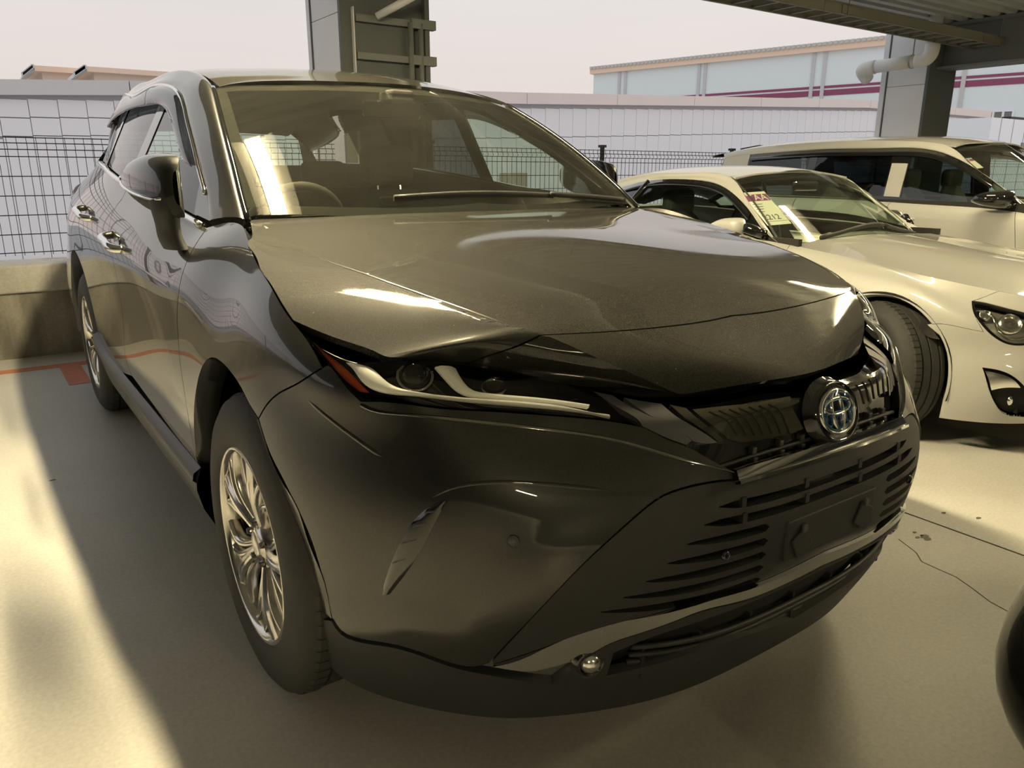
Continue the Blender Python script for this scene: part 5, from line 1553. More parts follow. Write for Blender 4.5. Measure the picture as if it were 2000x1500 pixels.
f_uv = CB.loop([[ctop(-1.52), ctop(-1.36), ctop(-1.2), ctop(-1.05), ctop(-.85), ctop(-.5)], [ctop(-.5), cbx(-.55, .70), cbx(-.62, .5), cbx(-.65, .30)], [cbx(-.65, .30), arcf[-3]], arcf[:-2][::-1][:-7], [arcf[7], (1812, 634)][1:] + [(1843, 633), (1880, 640), (1921, 648)], [(1921, 648), (1900, 605), (1898, 588)], [(1898, 588), ctop(-1.52)]], .02)
panel('front_fender', CB, f_uv, 'paint_white', CP, gap=.001, step=.03, lip=.015, out=CSG, mir=True)
bm_uv = CB.loop([[(XC, -1.86, .652), (XC-.30, -1.815, .66), (XC-.50, -1.71, .682), ctop(-1.52)], [ctop(-1.52), (1898, 588)], [(1898, 588), (1900, 605), (1921, 648)], seam[::-1], [arcf[k] for k in range(8, -1, -1)], [arcf[0], (1829, 833)], [(1829, 833), (1900, 846), (2000, 850), (XC-.36, -1.885, .162), (XC, -1.93, .162)], [(XC, -1.93, .162), (XC, -1.86, .652)]], .02)
panel('bumper_cover', CB, bm_uv, 'paint_white', CP, holes=[inset(hl86, -.002), fg86], gap=.001, step=.03, lip=.015, out=CSG, mir=True)
dr_uv = CB.loop([[ctop(-.5), ctop(0), ctop(.5), ctop(.85)], [ctop(.85), cbx(.9, .7), cbx(.85, .4), cbx(.75, .24)], [cbx(.75, .24), cbx(0, .22), cbx(-.6, .22)], [cbx(-.6, .22), cbx(-.65, .3), cbx(-.62, .5), cbx(-.55, .7), ctop(-.5)]], .03)
panel('door', CB, dr_uv, 'paint_white', CP, gap=.002, step=.05, lip=.015, out=CSG, mir=True)
q_uv = CB.loop([[ctop(.85), ctop(1.3), ctop(1.7), ctop(1.98)], [ctop(1.98), (XC-.70, 2.0, .6), (XC-.7, 2.0, .25)], [(XC-.7, 2.0, .25), arcr[-1]], arcr[::-1], [arcr[0], cbx(.75, .24)], [cbx(.75, .24), cbx(.85, .4), cbx(.9, .7), ctop(.85)]], .03)
panel('rear_quarter', CB, q_uv, 'paint_white', CP, gap=.001, step=.05, lip=.015, out=CSG, mir=True)
mk('tail_panel', MB().grid([[(XC+w*.72, 2.0+.12*(1-w*w), z) for w in np.linspace(-1, 1, 13)] for z in (.24, .5, .75, .93)]), 'paint_white', CP, smooth=True)
for (p, y) in ((arcf, CYA), (arcr, 1.45)):
    rows = [[np.array(q) for q in p], [np.array(q)+[.02, 0, 0]+np.array([0, (y-q[1]), (CZA-q[2])])*.03 for q in p], [np.array(q)+[.07, 0, 0]+np.array([0, (y-q[1]), (CZA-q[2])])*.04 for q in p]]
    o = mk('arch_flange', MB().grid(rows), 'paint_white', CP, smooth=True); mirror(o)
    o = mk('wheel_well', MB().revolve([(.02, .36), (.3, .36), (.3, .1)], (XC-.885, y, CZA), 'x', 32, radians(-14), radians(194)), 'liner', CP, smooth=True); mirror(o)
# side marker, headlights, fog pockets
o = panel('side_marker', CB, CB.loop([[(1783, 628), (1812, 634), (1823, 646), (1836, 663)], [(1836, 663), (1818, 660), (1808, 655), (1795, 640), (1783, 628)]], .01), 'reflector', CP, gap=.001, step=.02, lip=.004, off=.003, out=CSG, mir=True)
HL8 = panel('headlight', CB, hl86, 'lamp_inner', CP, gap=.001, step=.03, lip=-.03, off=-.035, out=CSG, mir=True)
panel('headlight_rim', CB, hl86, 'gloss_black', HL8, holes=[inset(hl86, .012)], gap=.001, step=.02, lip=.01, off=.001, out=CSG, mir=True)
panel('headlight_lens', CB, hl86, 'lens_clear', HL8, gap=.002, step=.04, lip=0, off=.002, out=CSG, mir=True)
for (px, py, r) in ((1975, 630, .042), (1925, 612, .022)):
    q = CB.hit(px, py); c = CB.ev(q)[0]-CB.nrm(q)[0]*CSG*.02; d = Vector(CB.nrm(q)[0]*CSG); a = d.orthogonal().normalized(); b = d.cross(a)
    G = [[tuple(Vector(c)+(a*cos(t)+b*sin(t))*rr*r+d*h) for (rr, h) in ((0, .0), (.5, .004), (.85, .0), (.95, .012), (1.05, .012), (1.1, -.01))] for t in np.linspace(0, 2*pi, 24, endpoint=False)]
    o = mk('lamp_unit', MB().grid(G, closeu=True), 'reflector', HL8, smooth=True); mirror(o)
Q = curve(np.array([CB.hit(*p) for p in [(1903, 604), (1935, 608), (1945, 632), (1960, 655), (1980, 664), (2010, 658)]]), 24)
o = mk('light_guide', MB().tube(CB.ev(Q)-CB.nrm(Q)*CSG*.012, .004, 8), 'chrome', HL8, smooth=True); mirror(o)
FP8 = panel('fog_pocket', CB, fg86, 'liner', CP, gap=-.001, step=.03, lip=-.03, off=-.03, out=CSG, mir=True)
panel('turn_signal', CB, CB.loop([[(1922, 724), (1955, 731), (1980, 742), (1996, 760)], [(1996, 760), (1960, 760), (1936, 765)], [(1936, 765), (1922, 724)]], .01), 'reflector', FP8, gap=.001, step=.02, lip=.01, off=-.012, out=CSG, mir=True)
q = CB.hit(1975, 785); c = Vector(CB.ev(q)[0]-CB.nrm(q)[0]*CSG*.014)
o = mk('fog_lamp', ball(c, .024, 10, (1., .5, 1.)), 'reflector', FP8, smooth=True); mirror(o)
# greenhouse
_w = []
for f in (-.05, 0, .35, .7, 1., 1.04):
    c = np.array([0, -.56, .858])*(1-f)+np.array([0, .01, 1.215])*f
    e_ = np.array([-.705, -.40, .838])*(1-f)+np.array([-.578, .06, 1.183])*f
    row = []
    for s_ in (0, .4, .75, 1.):
        row.append(c*(1-s_)+e_*s_+np.array([0, -.04, .012])*(1-s_**2)*.5+np.array([0, -.008, .018])*4*f*(1-f)+[XC, 0, 0])
    _w.append(row)
CW = Surf(symx(_w, XC), nu=40, nv=50)
wsn = 1. if CW.nrm(CW.near((XC, -.3, 1.03)))[0][2] > 0 else -1.
panel('windshield', CW, gridpoly(CW, .01), 'clear_windshield', CP, gap=0, step=.08, lip=0, out=wsn)
panel('windshield_frit', CW, gridpoly(CW, .006), 'black_plastic', CP, holes=[inset(gridpoly(CW, .01), .012)], gap=0, step=.05, lip=0, off=-.003, out=wsn)
_r = []
for y, zc, xd, zd in [(.03, 1.218, -.575, 1.182), (.15, 1.238, -.572, 1.195), (.4, 1.255, -.565, 1.205), (.75, 1.248, -.55, 1.2), (1.1, 1.20, -.52, 1.155), (1.5, 1.09, -.48, 1.05), (1.85, .97, -.44, .95)]:
    _r.append([(XC, y-.03, zc), (XC-.25, y-.02, zc-(zc-zd)*.15), (XC-.42, y, zc-(zc-zd)*.5), (XC+xd, y, zd)])
CRF = Surf(symx(_r, XC), nu=60, nv=40)
rsn = 1. if CRF.nrm(CRF.near((XC, .4, 1.25)))[0][2] > 0 else -1.
panel('roof', CRF, gridpoly(CRF), 'paint_white', CP, gap=.001, step=.06, lip=.01, out=rsn)
panel('headliner', CRF, gridpoly(CRF, .05), 'headliner', CP, gap=0, step=.1, lip=0, off=-.03, out=rsn)
# side glass surface
_g = []
for y, xb, zb, xt, zt in [(-.36, -.762, .853, -.745, .885), (-.2, -.770, .865, -.69, .985), (-.05, -.775, .875, -.648, 1.075), (.1, -.778, .885, -.615, 1.135), (.4, -.778, .895, -.595, 1.165), (.75, -.77, .91, -.59, 1.148), (1.05, -.75, .93, -.575, 1.08), (1.25, -.73, .94, -.60, 1.0)]:
    _g.append([(XC+xb+(xt-xb)*w-.012*4*w*(1-w), y, zb+(zt-zb)*w) for w in (0, .33, .67, 1.)])
CG = Surf(_g, nu=60, nv=30)
gsn = 1. if CG.nrm(CG.near((XC-.7, .3, 1.0)))[0][0] < 0 else -1.
full = gridpoly(CG, .0)
panel('side_glass', CG, inset(full if area(full) > 0 else full[::-1], .035), 'side_glass', CP, gap=0, step=.08, lip=0, off=-.004, out=gsn, mir=True)
panel('window_frame', CG, full, 'gloss_black', CP, holes=[inset(full if area(full) > 0 else full[::-1], .035)], gap=0, step=.05, lip=.008, off=0, out=gsn, mir=True)
yv = .86
mb = MB()
a, b = CG.near((XC-.76, .80, .92)), CG.near((XC-.57, .72, 1.14))
pp = CG.ev(np.linspace(a, b, 8)); o = mk('pillar_cover', MB().tube(pp, .02, 8), 'gloss_black', CP, smooth=True); mirror(o)
# roof rail / A pillar strip
top = [np.array(r[-1]) for r in _g]
A_ = [np.array([XC-.76, -.44, .848])]+top
Bq = [np.array([XC-.705, -.40, .838]), np.array([XC-.695, -.365, .866]), np.array([XC-.657, -.23, .968]), np.array([XC-.618, -.09, 1.075]), np.array([XC-.58, .04, 1.172]), np.array([XC-.565, .40, 1.205]), np.array([XC-.55, .75, 1.2]), np.array([XC-.52, 1.1, 1.155]), np.array([XC-.48, 1.5, 1.05])]
rows = []
for p, q in zip(A_, Bq):
    n = np.array([-.75, -.1, .6]); n /= np.linalg.norm(n); w = np.linalg.norm(q-p)
    rows.append([p-n*.01, p, p*.66+q*.34+n*w*.06, p*.33+q*.67+n*w*.04, q+n*.001, q-n*.01])
FS = Surf(rows, nu=50, nv=20)
o = mk('side_frame', MB().grid(FS.G), 'paint_white', CP, smooth=True); mirror(o)
vs = np.array([np.array(t)+np.array([-.016, 0, .004]) for t in top[1:]])
o = mk('rain_visor', MB().grid([curve(vs, 24), curve(vs+np.array([-.022, 0, -.035]), 24), curve(vs+np.array([-.022, 0, -.038]), 24), curve(vs+np.array([0.004, 0, -.008]), 24)], closeu=True), 'gloss_black', CP, smooth=True); mirror(o)
rq = [[np.array([XC-.60, 1.25, 1.0]), np.array([XC-.48, 1.5, 1.05])], [np.array([XC-.73, 1.25, .94]), np.array([XC-.60, 1.75, .95])]]
o = mk('rear_pillar', MB().grid([[rq[0][0], rq[0][1]], [rq[1][0], rq[1][1]]]), 'paint_white', CP, smooth=True); mirror(o)
# mirror, wipers, antenna fin, washer plate
mr = []
for y, a, b, i, o_ in [(-.25, .94, .90, -.80, -.82), (-.23, .962, .88, -.79, -.85), (-.17, .968, .875, -.80, -.87), (-.10, .958, .88, -.81, -.87), (-.05, .935, .90, -.83, -.86)]:
    mr.append([(XC+i+(o_-i)*(sin(t)**.7), y, (a+b)/2+(a-b)/2*(abs(cos(t))**.8)*(1 if cos(t) > 0 else -1)) for t in np.linspace(0, pi, 13)])
DM8 = o = mk('door_mirror', MB().grid(curve(np.array(mr).reshape(5, -1), 14).reshape(14, 13, 3)), 'paint_white', CP, smooth=True); mirror(o)
o = mk('mirror_base', MB().tube([(XC-.74, -.34, .88), (XC-.82, -.26, .92)], .03, 10), 'gloss_black', DM8, smooth=True); mirror(o)
for (xa_, xb_) in ((.12, .62), (-.45, .10)):
    pts = [CW.ev(CW.near((XC+x, -.50, .885)))[0]+np.array([0, -.012, .012]) for x in np.linspace(xa_, xb_, 10)]
    mk('wiper', MB().tube(pts, .009, 6, squash=1.4), 'black_plastic', CP, smooth=True)
mk('cowl', MB().grid([[(XC+x, -.56+.16*(x/.66)**2, .845-.008*abs(x)), (XC+x, -.66+.16*(x/.66)**2, .838-.01*abs(x))] for x in np.linspace(-.68, .68, 20)]), 'black_plastic', CP, smooth=True)
mk('antenna_fin', MB().add([(XC-.025, 1.28, 1.155), (XC+.025, 1.28, 1.155), (XC+.025, 1.46, 1.10), (XC-.025, 1.46, 1.10), (XC, 1.42, 1.19)], [(0, 1, 4), (1, 2, 4), (2, 3, 4), (3, 0, 4), (0, 3, 2, 1)]), 'gloss_black', CP, bevel=.006)
for (y, sd) in ((CYA, -1), (1.45, -1), (CYA, 1), (1.45, 1)):
    wheel(CP, XC+sd*.872, y, .313, .313, .222, sd, width=.205, mats=('alloy_dark', 'alloy_dark'), steer=radians(-24) if y < 0 else 0.)
mk('underbody', MB().box((XC, .05, .22), (1.4, 3.5, .06)), 'liner', CP)
mk('engine_tray', MB().box((XC, -1.25, .45), (1.05, .9, .4)), 'liner', CP)
# cabin
rbox((XC, -.26, .745), (1.25, .42, .09), .04, 'interior_dark', 'dashboard', CP)
def seat2(root, x, y, z0=.0, w=.48, m='interior_dark'):
    g = []
    for (yy, zz, ww, th) in [(.30, .40, .9, .1), (.36, .54, 1., .12), (.44, .74, .95, .12), (.50, .90, .75, .10), (.52, .96, .5, .07)]:
        g.append([(x+w/2*ww*cos(a), y+yy+th*.6*sin(a), zz+z0) for a in np.linspace(0, 2*pi, 18, endpoint=False)])
    mk('seat_back', MB().grid(g, closev=True), m, root, smooth=True)
    rbox((x, y+.52, 1.02+z0), (.25, .10, .16), .04, m, 'headrest', root)
    rbox((x, y+.10, .36+z0), (w, .5, .14), .05, m, 'seat_cushion', root)
seat2(CP, XC-.36, .15); seat2(CP, XC+.36, .15)
mk('steering_wheel', MB().tube([(XC-.36+.17*cos(t), -.02+.05*sin(t), .86+.16*sin(t)) for t in np.linspace(0, 2*pi, 33)], .014, 8), 'interior_dark', CP, smooth=True)
mk('door_trim', MB().box((XC-.72, .2, .62), (.03, 1.5, .5)), 'interior_dark', CP); mk('door_trim', MB().box((XC+.72, .2, .62), (.03, 1.5, .5)), 'interior_dark', CP)
mk('cabin_floor', MB().box((XC, .5, .26), (1.4, 1.9, .04)), 'interior_dark', CP)
rbox((XC-.02, -.06, 1.13), (.24, .03, .06), .015, 'gloss_black', 'rear_view_mirror', CP)
MIRX[0] = 0.

# auction tag and papers behind the windshield
def text_mesh(name, body, m, loc, right, up, size, parent, extrude=.0004):
    cu = bpy.data.curves.new(name, 'FONT'); cu.body = body; cu.size = size; cu.align_x = 'CENTER'; cu.align_y = 'CENTER'; cu.extrude = extrude
    ob = bpy.data.objects.new('tmp_text', cu); COL.objects.link(ob)
    dg = bpy.context.evaluated_depsgraph_get()
    me = bpy.data.meshes.new_from_object(ob.evaluated_get(dg))
    bpy.data.objects.remove(ob)
    r = Vector(right).normalized(); u = Vector(up).normalized(); n = r.cross(u)
    Mx = Matrix(((r.x, u.x, n.x, loc[0]), (r.y, u.y, n.y, loc[1]), (r.z, u.z, n.z, loc[2]), (0, 0, 0, 1)))
    me.transform(Mx); me.materials.clear(); me.materials.append(MATS[m])
    o = bpy.data.objects.new(name, me); COL.objects.link(o)
    if parent: par(o, parent)
    return o
def tagcard(pix, S, sgn, lab, num, dep=.03):
    """hanging card: pixel corners tl,tr,br,bl laid just inside the glass S"""
    P = []
    for p in pix:
        q = S.hit(*p); P.append(Vector(S.ev(q)[0]-S.nrm(q)[0]*sgn*dep))
    tl, tr, br_, bl_ = P
    t = thing('auction_tag', lab, 'tag', tuple(bl_))
    r = (tr-tl).normalized(); u = (tl-bl_); u = (u-r*u.dot(r)).normalized(); n = r.cross(u)
    w = (tr-tl).length; h = (tl-bl_).length
    def card(name, x0, x1, y0, y1, m, d=0., th=.0008):
        c = [bl_+r*(x*w)+u*(y*h)+n*d for x, y in ((x0, y0), (x1, y0), (x1, y1), (x0, y1))]
        mk(name, MB().prism([tuple(p) for p in c], tuple(n), th), m, t)
    card('card', 0, 1, 0, 1, 'paper_white')
    card('band', 0.02, .98, .72, .92, 'tag_purple', .001)
    def loc(x, y, d): return tuple(bl_+r*(x*w)+u*(y*h)+n*d)
    text_mesh('lettering', 'TAA', 'paper_white', loc(.5, .815, .0022), r, u, h*.25, t)
    if num:
        text_mesh('number', num, 'ink', loc(.42, .22, .0016), r, u, h*.21, t)
        for k in range(4): card('print_line', .08, .5-.05*k, .62-.075*k, .635-.075*k, 'ink', .001, .0003)
        card('print_line', .05, .95, .10, .108, 'ink', .001, .0003)
    return t
tagcard([(1485, 371), (1530, 368), (1534, 431), (1504, 433)], CW, wsn, 'white tag with purple TAA band hanging in the coupe windshield', '2212')
for k, pp in enumerate([[(1541, 449), (1600, 456), (1640, 474), (1556, 474)], [(1590, 462), (1648, 447), (1682, 461), (1625, 472)]]):
    q = [at(u, v, z=.795+.004*k) for u, v in pp]
    o = mk('paper_sheet', MB().prism([tuple(p) for p in q], (0, 0, 1), .001), 'paper_white')
    tag(o, ['flat white sheet on the coupe dashboard under the tube reflection', 'slanted white sheet on the coupe dashboard, right of the other'][k], 'paper')
# ------------------------------------------------------------------ white wagon behind the coupe
XV = 5.60
MIRX[0] = XV
VG = thing('wagon', 'tall white wagon with black door mirror parked beyond the coupe', 'car', (XV, 0, 0))
_v = []
for y, w, zt in [(-1.72, .0, .80), (-1.68, .45, .82), (-1.58, .68, .84), (-1.38, .80, .87), (-1.1, .835, .905), (-.75, .845, .93), (-.45, .845, .965), (0, .845, .985), (.6, .845, 1.0), (1.2, .84, 1.01), (1.8, .83, 1.02), (2.25, .78, 1.02), (2.42, .60, 1.02), (2.46, 0., 1.02)]:
    i = .11 if w > .1 else 0
    _v.append([(-max(0, w-i), y, zt), (-max(0, w-i*.35), y-.01*(y < -1.3), zt-.035), (-w, y-.03*(y < -1.3), zt-.17), (-w, y-.05*(y < -1.3), .62), (-w, y-.05*(y < -1.3), .42), (-max(0, w-.03), y, .25)])
_vw = [[np.array(p, float)+[XV, 0, 0] for p in r] for r in _v]
VB = Surf([[np.array([2*XV-p[0], p[1], p[2]]) for p in r] for r in _vw[-2:0:-1]]+_vw[:-1], nu=260, nv=50)
vsg = 1. if VB.nrm(VB.near((XV-.9, 0, .7)))[0][0] < 0 else -1.
def vbx(y, z):
    r = VB.bvh.ray_cast(Vector((XV-1.5, y, z)), Vector((1, 0, 0)))
    return tuple(VB.ev(VB._uv(r[2], r[0]))[0]) if r[0] is not None else (XV-.84, y, z)
def vtop(y):
    ys = [r[0][1] for r in _v]; return (XV+float(np.interp(y, ys[1:-1], [r[0][0] for r in _v][1:-1])), y, float(np.interp(y, ys[1:-1], [r[0][2] for r in _v][1:-1])))
vaf = [vbx(-.98-.34*cos(a), .30+.34*sin(a)) for a in np.linspace(radians(0), radians(180), 24)]
var = [vbx(1.57-.34*cos(a), .30+.34*sin(a)) for a in np.linspace(radians(0), radians(180), 24)]
def vp(name, segs): panel(name, VB, VB.loop(segs, .03), 'paint_white', VG, gap=.002, step=.05, lip=.015, out=vsg, mir=True)
vp('front_fender', [[vtop(-1.45), vtop(-1.1), vtop(-.75), vtop(-.50)], [vtop(-.50), vbx(-.56, .8), vbx(-.60, .5), vbx(-.60, .3)], [vbx(-.60, .3), vaf[-1]], vaf[::-1], [vaf[0], vbx(-1.45, .5), vtop(-1.45)]])
vp('front_door', [[vtop(-.50), vtop(0), vtop(.42)], [vtop(.42), vbx(.42, .7), vbx(.42, .3)], [vbx(.42, .3), vbx(0, .28), vbx(-.60, .3)], [vbx(-.60, .3), vbx(-.60, .5), vbx(-.56, .8), vtop(-.50)]])
vp('rear_door', [[vtop(.42), vtop(.9), vtop(1.30)], [vtop(1.30), vbx(1.32, .8), var[8], var[0]], [var[0], vbx(.8, .28), vbx(.42, .3)], [vbx(.42, .3), vbx(.42, .7), vtop(.42)]])
vp('rear_quarter', [[vtop(1.30), vtop(1.8), vtop(2.22)], [vtop(2.22), (XV-.80, 2.24, .7), (XV-.8, 2.24, .3)], [(XV-.8, 2.24, .3), var[-1]], var[::-1][:16], [var[8], vbx(1.32, .8), vtop(1.30)]])
vp('bumper_cover', [[(XV, -1.72, .79), (XV-.34, -1.68, .815), (XV-.57, -1.58, .835), vtop(-1.45)], [vtop(-1.45), vbx(-1.45, .5), vaf[0]], [vaf[0], vbx(-1.5, .28), (XV-.42, -1.70, .26), (XV, -1.75, .26)], [(XV, -1.75, .26), (XV, -1.72, .79)]])
mk('tail_panel', MB().grid([[(XV+w*.80, 2.24+.18*(1-w*w), z) for w in np.linspace(-1, 1, 11)] for z in (.28, .6, 1.02)]), 'paint_white', VG, smooth=True)
_h = [[(0, y0, z0), (-.3, y0+.01, z0-.004), (x1*.8, y1, z1+.012), (x1, y1, z1)] for (y0, z0, x1, y1, z1) in [(-1.72, .80, -.34, -1.68, .815), (-1.60, .86, -.57, -1.58, .835), (-1.35, .91, -.69, -1.38, .87), (-1.05, .945, -.725, -1.1, .905), (-.75, .97, -.735, -.75, .93), (-.52, .985, -.735, -.52, .955)]]
VH = Surf(symx([[np.array(p)+[XV, 0, 0] for p in r] for r in _h], XV), nu=40, nv=40)
panel('bonnet', VH, gridpoly(VH), 'paint_white', VG, gap=.001, step=.06, lip=.01, out=1. if VH.nrm(VH.near((XV, -1.1, .95)))[0][2] > 0 else -1.)
_w = []
for f in (0, .5, 1.):
    c = np.array([0, -.60, .985])*(1-f)+np.array([0, .02, 1.44])*f; e_ = np.array([-.70, -.46, .965])*(1-f)+np.array([-.60, .09, 1.395])*f
    _w.append([c*(1-s_)+e_*s_+np.array([0, -.03, .01])*(1-s_**2)*.5+np.array([0, -.01, .015])*4*f*(1-f)+[XV, 0, 0] for s_ in (0, .4, .75, 1.)])
VW = Surf(symx(_w, XV), nu=30, nv=40)
vws = 1. if VW.nrm(VW.near((XV, -.3, 1.2)))[0][2] > 0 else -1.
panel('windshield', VW, gridpoly(VW, .005), 'clear_windshield', VG, gap=0, step=.1, lip=0, out=vws)
panel('windshield_frit', VW, gridpoly(VW, .002), 'black_plastic', VG, holes=[inset(gridpoly(VW, .005), .015)], gap=0, step=.06, lip=0, off=-.004, out=vws)
_r = []
for y, zc, zd in [(.05, 1.448, 1.405), (.25, 1.487, 1.44), (.6, 1.512, 1.462), (1.1, 1.52, 1.468), (1.6, 1.505, 1.455), (2.0, 1.475, 1.425), (2.3, 1.43, 1.385)]:
    _r.append([(XV, y-.03, zc), (XV-.3, y-.02, zc-(zc-zd)*.15), (XV-.5, y, zc-(zc-zd)*.5), (XV-.61, y, zd)])
VR = Surf(symx(_r, XV), nu=40, nv=30)
vrs = 1. if VR.nrm(VR.near((XV, .6, 1.5)))[0][2] > 0 else -1.
panel('roof', VR, gridpoly(VR), 'paint_white', VG, gap=.001, step=.08, lip=.01, out=vrs)
panel('headliner', VR, gridpoly(VR, .05), 'headliner', VG, gap=0, step=.15, lip=0, off=-.03, out=vrs)
_g = []
for y, zb in [(-.55, .96), (-.2, .975), (.2, .99), (.6, 1.0), (1.1, 1.008), (1.6, 1.015), (2.05, 1.02), (2.25, 1.02)]:
    zt = float(np.interp(y, [-.55, -.38, -.05, .15, .4, 1.0, 1.9, 2.25], [1.0, 1.10, 1.31, 1.375, 1.40, 1.412, 1.38, 1.34]))
    _g.append([(XV-.755+(.11*(zt-zb)/.42)*w-.01*4*w*(1-w), y, zb+(zt-zb)*w) for w in (0, .33, .67, 1.)])
VGs = Surf(_g, nu=60, nv=30)
vgs = 1. if VGs.nrm(VGs.near((XV-.7, .3, 1.2)))[0][0] < 0 else -1.
def vgp(y0, y1, d=.025, n=14):
    ys = np.linspace(y0, y1, n); U = [np.interp(y, [r[0][1] for r in _g], VGs.tu) for y in ys]
    v0, v1 = VGs.tv[0]+.02, VGs.tv[-1]-d
    return np.array([(u, v0) for u in U]+[(u, v1) for u in U[::-1]])
panel('front_window', VGs, vgp(-.42, .36), 'side_glass', VG, gap=0, step=.08, lip=0, off=-.006, out=vgs, mir=True)
panel('rear_window', VGs, vgp(.52, 1.20), 'privacy_glass', VG, gap=0, step=.08, lip=0, off=-.006, out=vgs, mir=True)
panel('cargo_window', VGs, vgp(1.28, 1.92), 'privacy_glass', VG, gap=0, step=.08, lip=0, off=-.006, out=vgs, mir=True)
fp = gridpoly(VGs, .0)
panel('window_frame', VGs, fp if area(fp) > 0 else fp[::-1], 'gloss_black', VG, holes=[vgp(-.42, .36), vgp(.52, 1.20), vgp(1.28, 1.92)], gap=0, step=.05, lip=.01, off=-.003, out=vgs, mir=True)
lowp = vgp(.37, .50, d=.10)
panel('door_pillar', VGs, lowp, 'paint_white', VG, gap=0, step=.05, lip=.008, off=.004, out=vgs, mir=True)
panel('rear_pillar', VGs, vgp(1.94, 2.24, d=.0), 'paint_white', VG, gap=0, step=.05, lip=.008, off=.004, out=vgs, mir=True)
vis = []
for y in np.linspace(-.30, 1.92, 30):
    t = VGs.ev([[np.interp(y, [r[0][1] for r in _g], VGs.tu), VGs.tv[-1]-.005]])[0]; vis.append(t)
vis = np.array(vis)
o = mk('rain_visor', MB().grid([vis+[-.004, 0, 0], vis+[-.03, 0, -.05], vis+[-.03, 0, -.054], vis+[0, 0, -.01]], closeu=True), 'gloss_black', VG, smooth=True); mirror(o)
top = [np.array(r[-1]) for r in _g]
Bq = [np.array([XV-.70, -.46, .965]), np.array([XV-.685, -.36, 1.05]), np.array([XV-.64, -.12, 1.235]), np.array([XV-.60, .09, 1.398])]+[np.array([XV-.61, y, float(np.interp(y, [.05, .25, .6, 1.1, 1.6, 2.0, 2.3], [1.405, 1.44, 1.462, 1.468, 1.455, 1.425, 1.385]))]) for y in (.45, .6, 1.1, 1.6, 2.0, 2.3)]
ti = [VGs.ev([[np.interp(y, [r[0][1] for r in _g], VGs.tu), VGs.tv[-1]]])[0] for y in (-.55, -.38, -.12, .12, .45, .6, 1.1, 1.6, 2.0, 2.24)]
rows = []
for p, q in zip(ti, Bq):
    n = np.array([-.75, -.1, .6]); n /= np.linalg.norm(n); w = np.linalg.norm(q-p)
    rows.append([p-n*.012, p, p*.66+q*.34+n*w*.14, p*.33+q*.67+n*w*.14, q+n*.003, q-n*.01])
FS2 = Surf(rows, nu=60, nv=20)
o = mk('side_frame', MB().grid(FS2.G), 'paint_white', VG, smooth=True); mirror(o)
mk('rear_glass', MB().grid([[(XV+w*.66, 2.30+.10*(1-w*w), 1.03) for w in np.linspace(-1, 1, 9)], [(XV+w*.60, 2.26+.06*(1-w*w), 1.36) for w in np.linspace(-1, 1, 9)]]), 'privacy_glass', VG, smooth=True)
mk('rear_spoiler', MB().grid([[(XV+w*.60, 2.24+.04*(1-w*w), 1.40+.02*(1-w*w)), (XV+w*.60, 2.46+.05*(1-w*w), 1.37+.02*(1-w*w)), (XV+w*.60, 2.46+.05*(1-w*w), 1.35+.02*(1-w*w)), (XV+w*.60, 2.28, 1.355)] for w in np.linspace(-1, 1, 11)], closev=True), 'paint_white', VG, angle=50)
mr = []
for y, a, b, i, o_ in [(-.52, 1.06, 1.0, -.84, -.87), (-.50, 1.085, .975, -.83, -.92), (-.42, 1.09, .97, -.84, -1.0), (-.33, 1.075, .985, -.86, -1.0), (-.28, 1.05, 1.0, -.88, -.96)]:
    mr.append([(XV+i+(o_-i)*(sin(t)**.7), y, (a+b)/2+(a-b)/2*(abs(cos(t))**.8)*(1 if cos(t) > 0 else -1)) for t in np.linspace(0, pi, 13)])
DM9 = o = mk('door_mirror', MB().grid(curve(np.array(mr).reshape(5, -1), 14).reshape(14, 13, 3)), 'gloss_black', VG, smooth=True); mirror(o)
o = mk('mirror_base', MB().box((XV-.80, -.45, .985), (.16, .12, .03)), 'gloss_black', DM9, bevel=.01); mirror(o)
q = vbx(-.66, .80)
o = mk('side_marker', MB().box((q[0]-.004, q[1], q[2]), (.02, .075, .03)), 'reflector', VG, bevel=.006); mirror(o)
q = vbx(.28, .86)
o = mk('door_handle', MB().tube(curve([(q[0]+.01, .18, q[2]), (q[0]-.03, .20, q[2]), (q[0]-.03, .36, q[2]), (q[0]+.01, .38, q[2])], 16), .013, 8), 'paint_white', VG, smooth=True); mirror(o)
for (y, sd) in ((-.98, -1), (1.57, -1), (-.98, 1), (1.57, 1)):
    wheel(VG, XV+sd*.83, y, .30, .30, .20, sd, width=.185, mats=('alloy', 'alloy_dark'))
for y in (-.98, 1.57):
    o = mk('wheel_well', MB().revolve([(.02, .35), (.3, .35), (.3, .1)], (XV-.83, y, .30), 'x', 28, 0, pi), 'liner', VG, smooth=True); mirror(o)
mk('wiper_arm', MB().tube([(XV-.1, 2.52, 1.44), (XV+.05, 2.40, 1.475), (XV+.10, 2.36, 1.47)], .012, 6), 'gloss_black', VG, smooth=True)
rbox((XV, -.25, .93), (1.3, .45, .10), .04, 'interior_dark', 'dashboard', VG)
for sx in (-.36, .36): seat2(VG, XV+sx, .0, .14, m='interior_grey')
rbox((XV, 1.15, .82), (1.3, .15, .6), .05, 'interior_grey', 'rear_seat_back', VG)
mk('cabin_floor', MB().box((XV, .6, .32), (1.5, 3.0, .04)), 'interior_dark', VG)
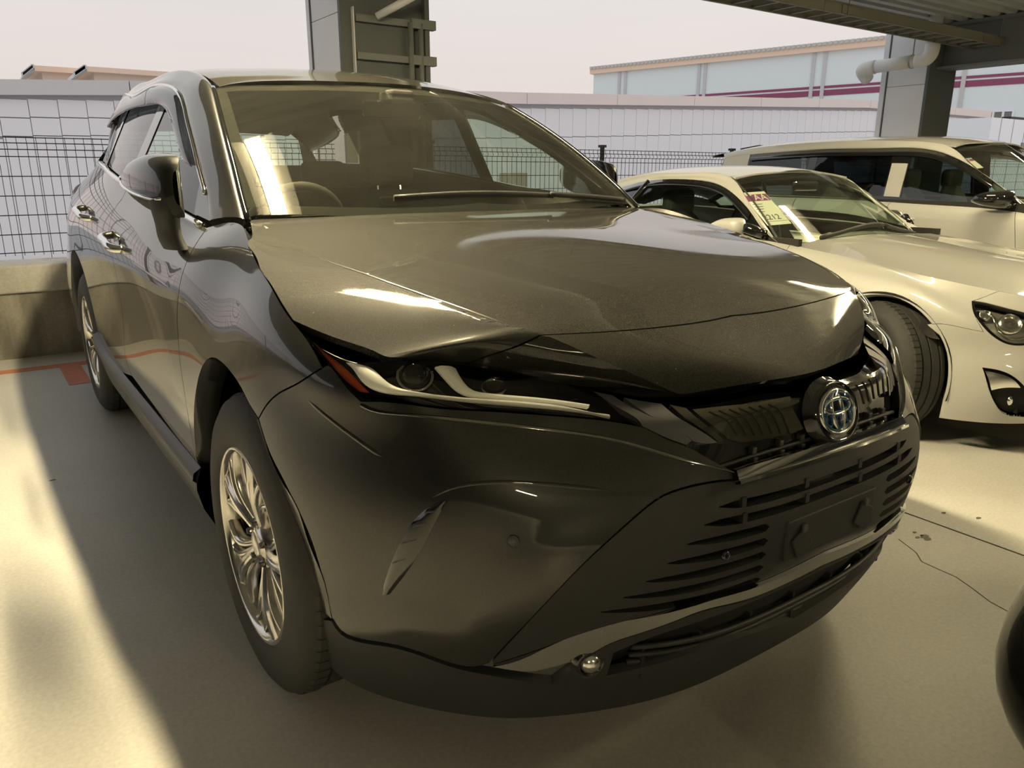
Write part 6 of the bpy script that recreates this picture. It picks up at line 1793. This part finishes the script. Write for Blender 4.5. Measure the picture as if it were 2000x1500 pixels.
mk('door_trim', MB().box((XV-.76, .7, .70), (.03, 2.8, .6)), 'interior_dark', VG); mk('door_trim', MB().box((XV+.76, .7, .70), (.03, 2.8, .6)), 'interior_dark', VG)
mk('underbody', MB().box((XV, .3, .25), (1.4, 3.6, .06)), 'liner', VG)
MIRX[0] = 0.
tagcard([(1884, 305), (1909, 302), (1910, 334), (1893, 336)], VW, vws, 'small white tag with purple TAA band in the wagon windshield', '')
# ------------------------------------------------------------------ black car nose at the lower right edge of the picture
BK = thing('black_car', 'glossy black car corner cut off at the lower right edge', 'car', (.97, -4.0, 0))
mat('paint_black', (.006, .006, .006), .25, coat=1.)
def bk_ring(z, k, dx, n=64):
    row = []
    for a in np.linspace(0, 2*pi, n, endpoint=False):
        ca, sa = cos(a), sin(a)
        row.append((.885+dx+1.0*k*np.sign(ca)*abs(ca)**.42, -4.06+1.60*k*np.sign(sa)*abs(sa)**.42, z))
    return row
lv = [(.13, .93, .02), (.17, .97, .01), (.26, 1., 0.), (.36, 1., .02), (.46, .985, .06), (.56, .96, .10), (.64, .925, .13)]
BKB = mk('bumper_cover', MB().grid(curve(np.array([bk_ring(*q) for q in lv]).reshape(len(lv), -1), 26).reshape(26, 64, 3), closev=True), 'paint_black', BK, smooth=True)
lv = [(.645, .92, .13), (.70, .86, .14), (.75, .74, .14), (.78, .5, .14), (.79, .2, .14)]
mk('bonnet', MB().grid(curve(np.array([bk_ring(*q) for q in lv]).reshape(len(lv), -1), 16).reshape(16, 64, 3), closev=True), 'paint_black', BK, smooth=True)
mk('lower_lip', MB().grid([bk_ring(.13, .925, .02), bk_ring(.10, .90, .03), bk_ring(.10, .5, .03)], closev=True), 'black_plastic', BK, smooth=True)
for sx in (-1, 1):
    mk('headlight', ball((1.02+sx*.62, -2.67, .57), .17, 12, (1., .5, .38)), 'lens_clear', BK, smooth=True)
for sx in (-1, 1):
    mk('wheel', MB().revolve([(-.1, .0), (-.1, .28), (-.08, .31), (.08, .31), (.1, .28), (.1, 0.)], (.89+sx*.78, -4.6, .31), 'x', 40), 'rubber', BK, smooth=True, angle=40)
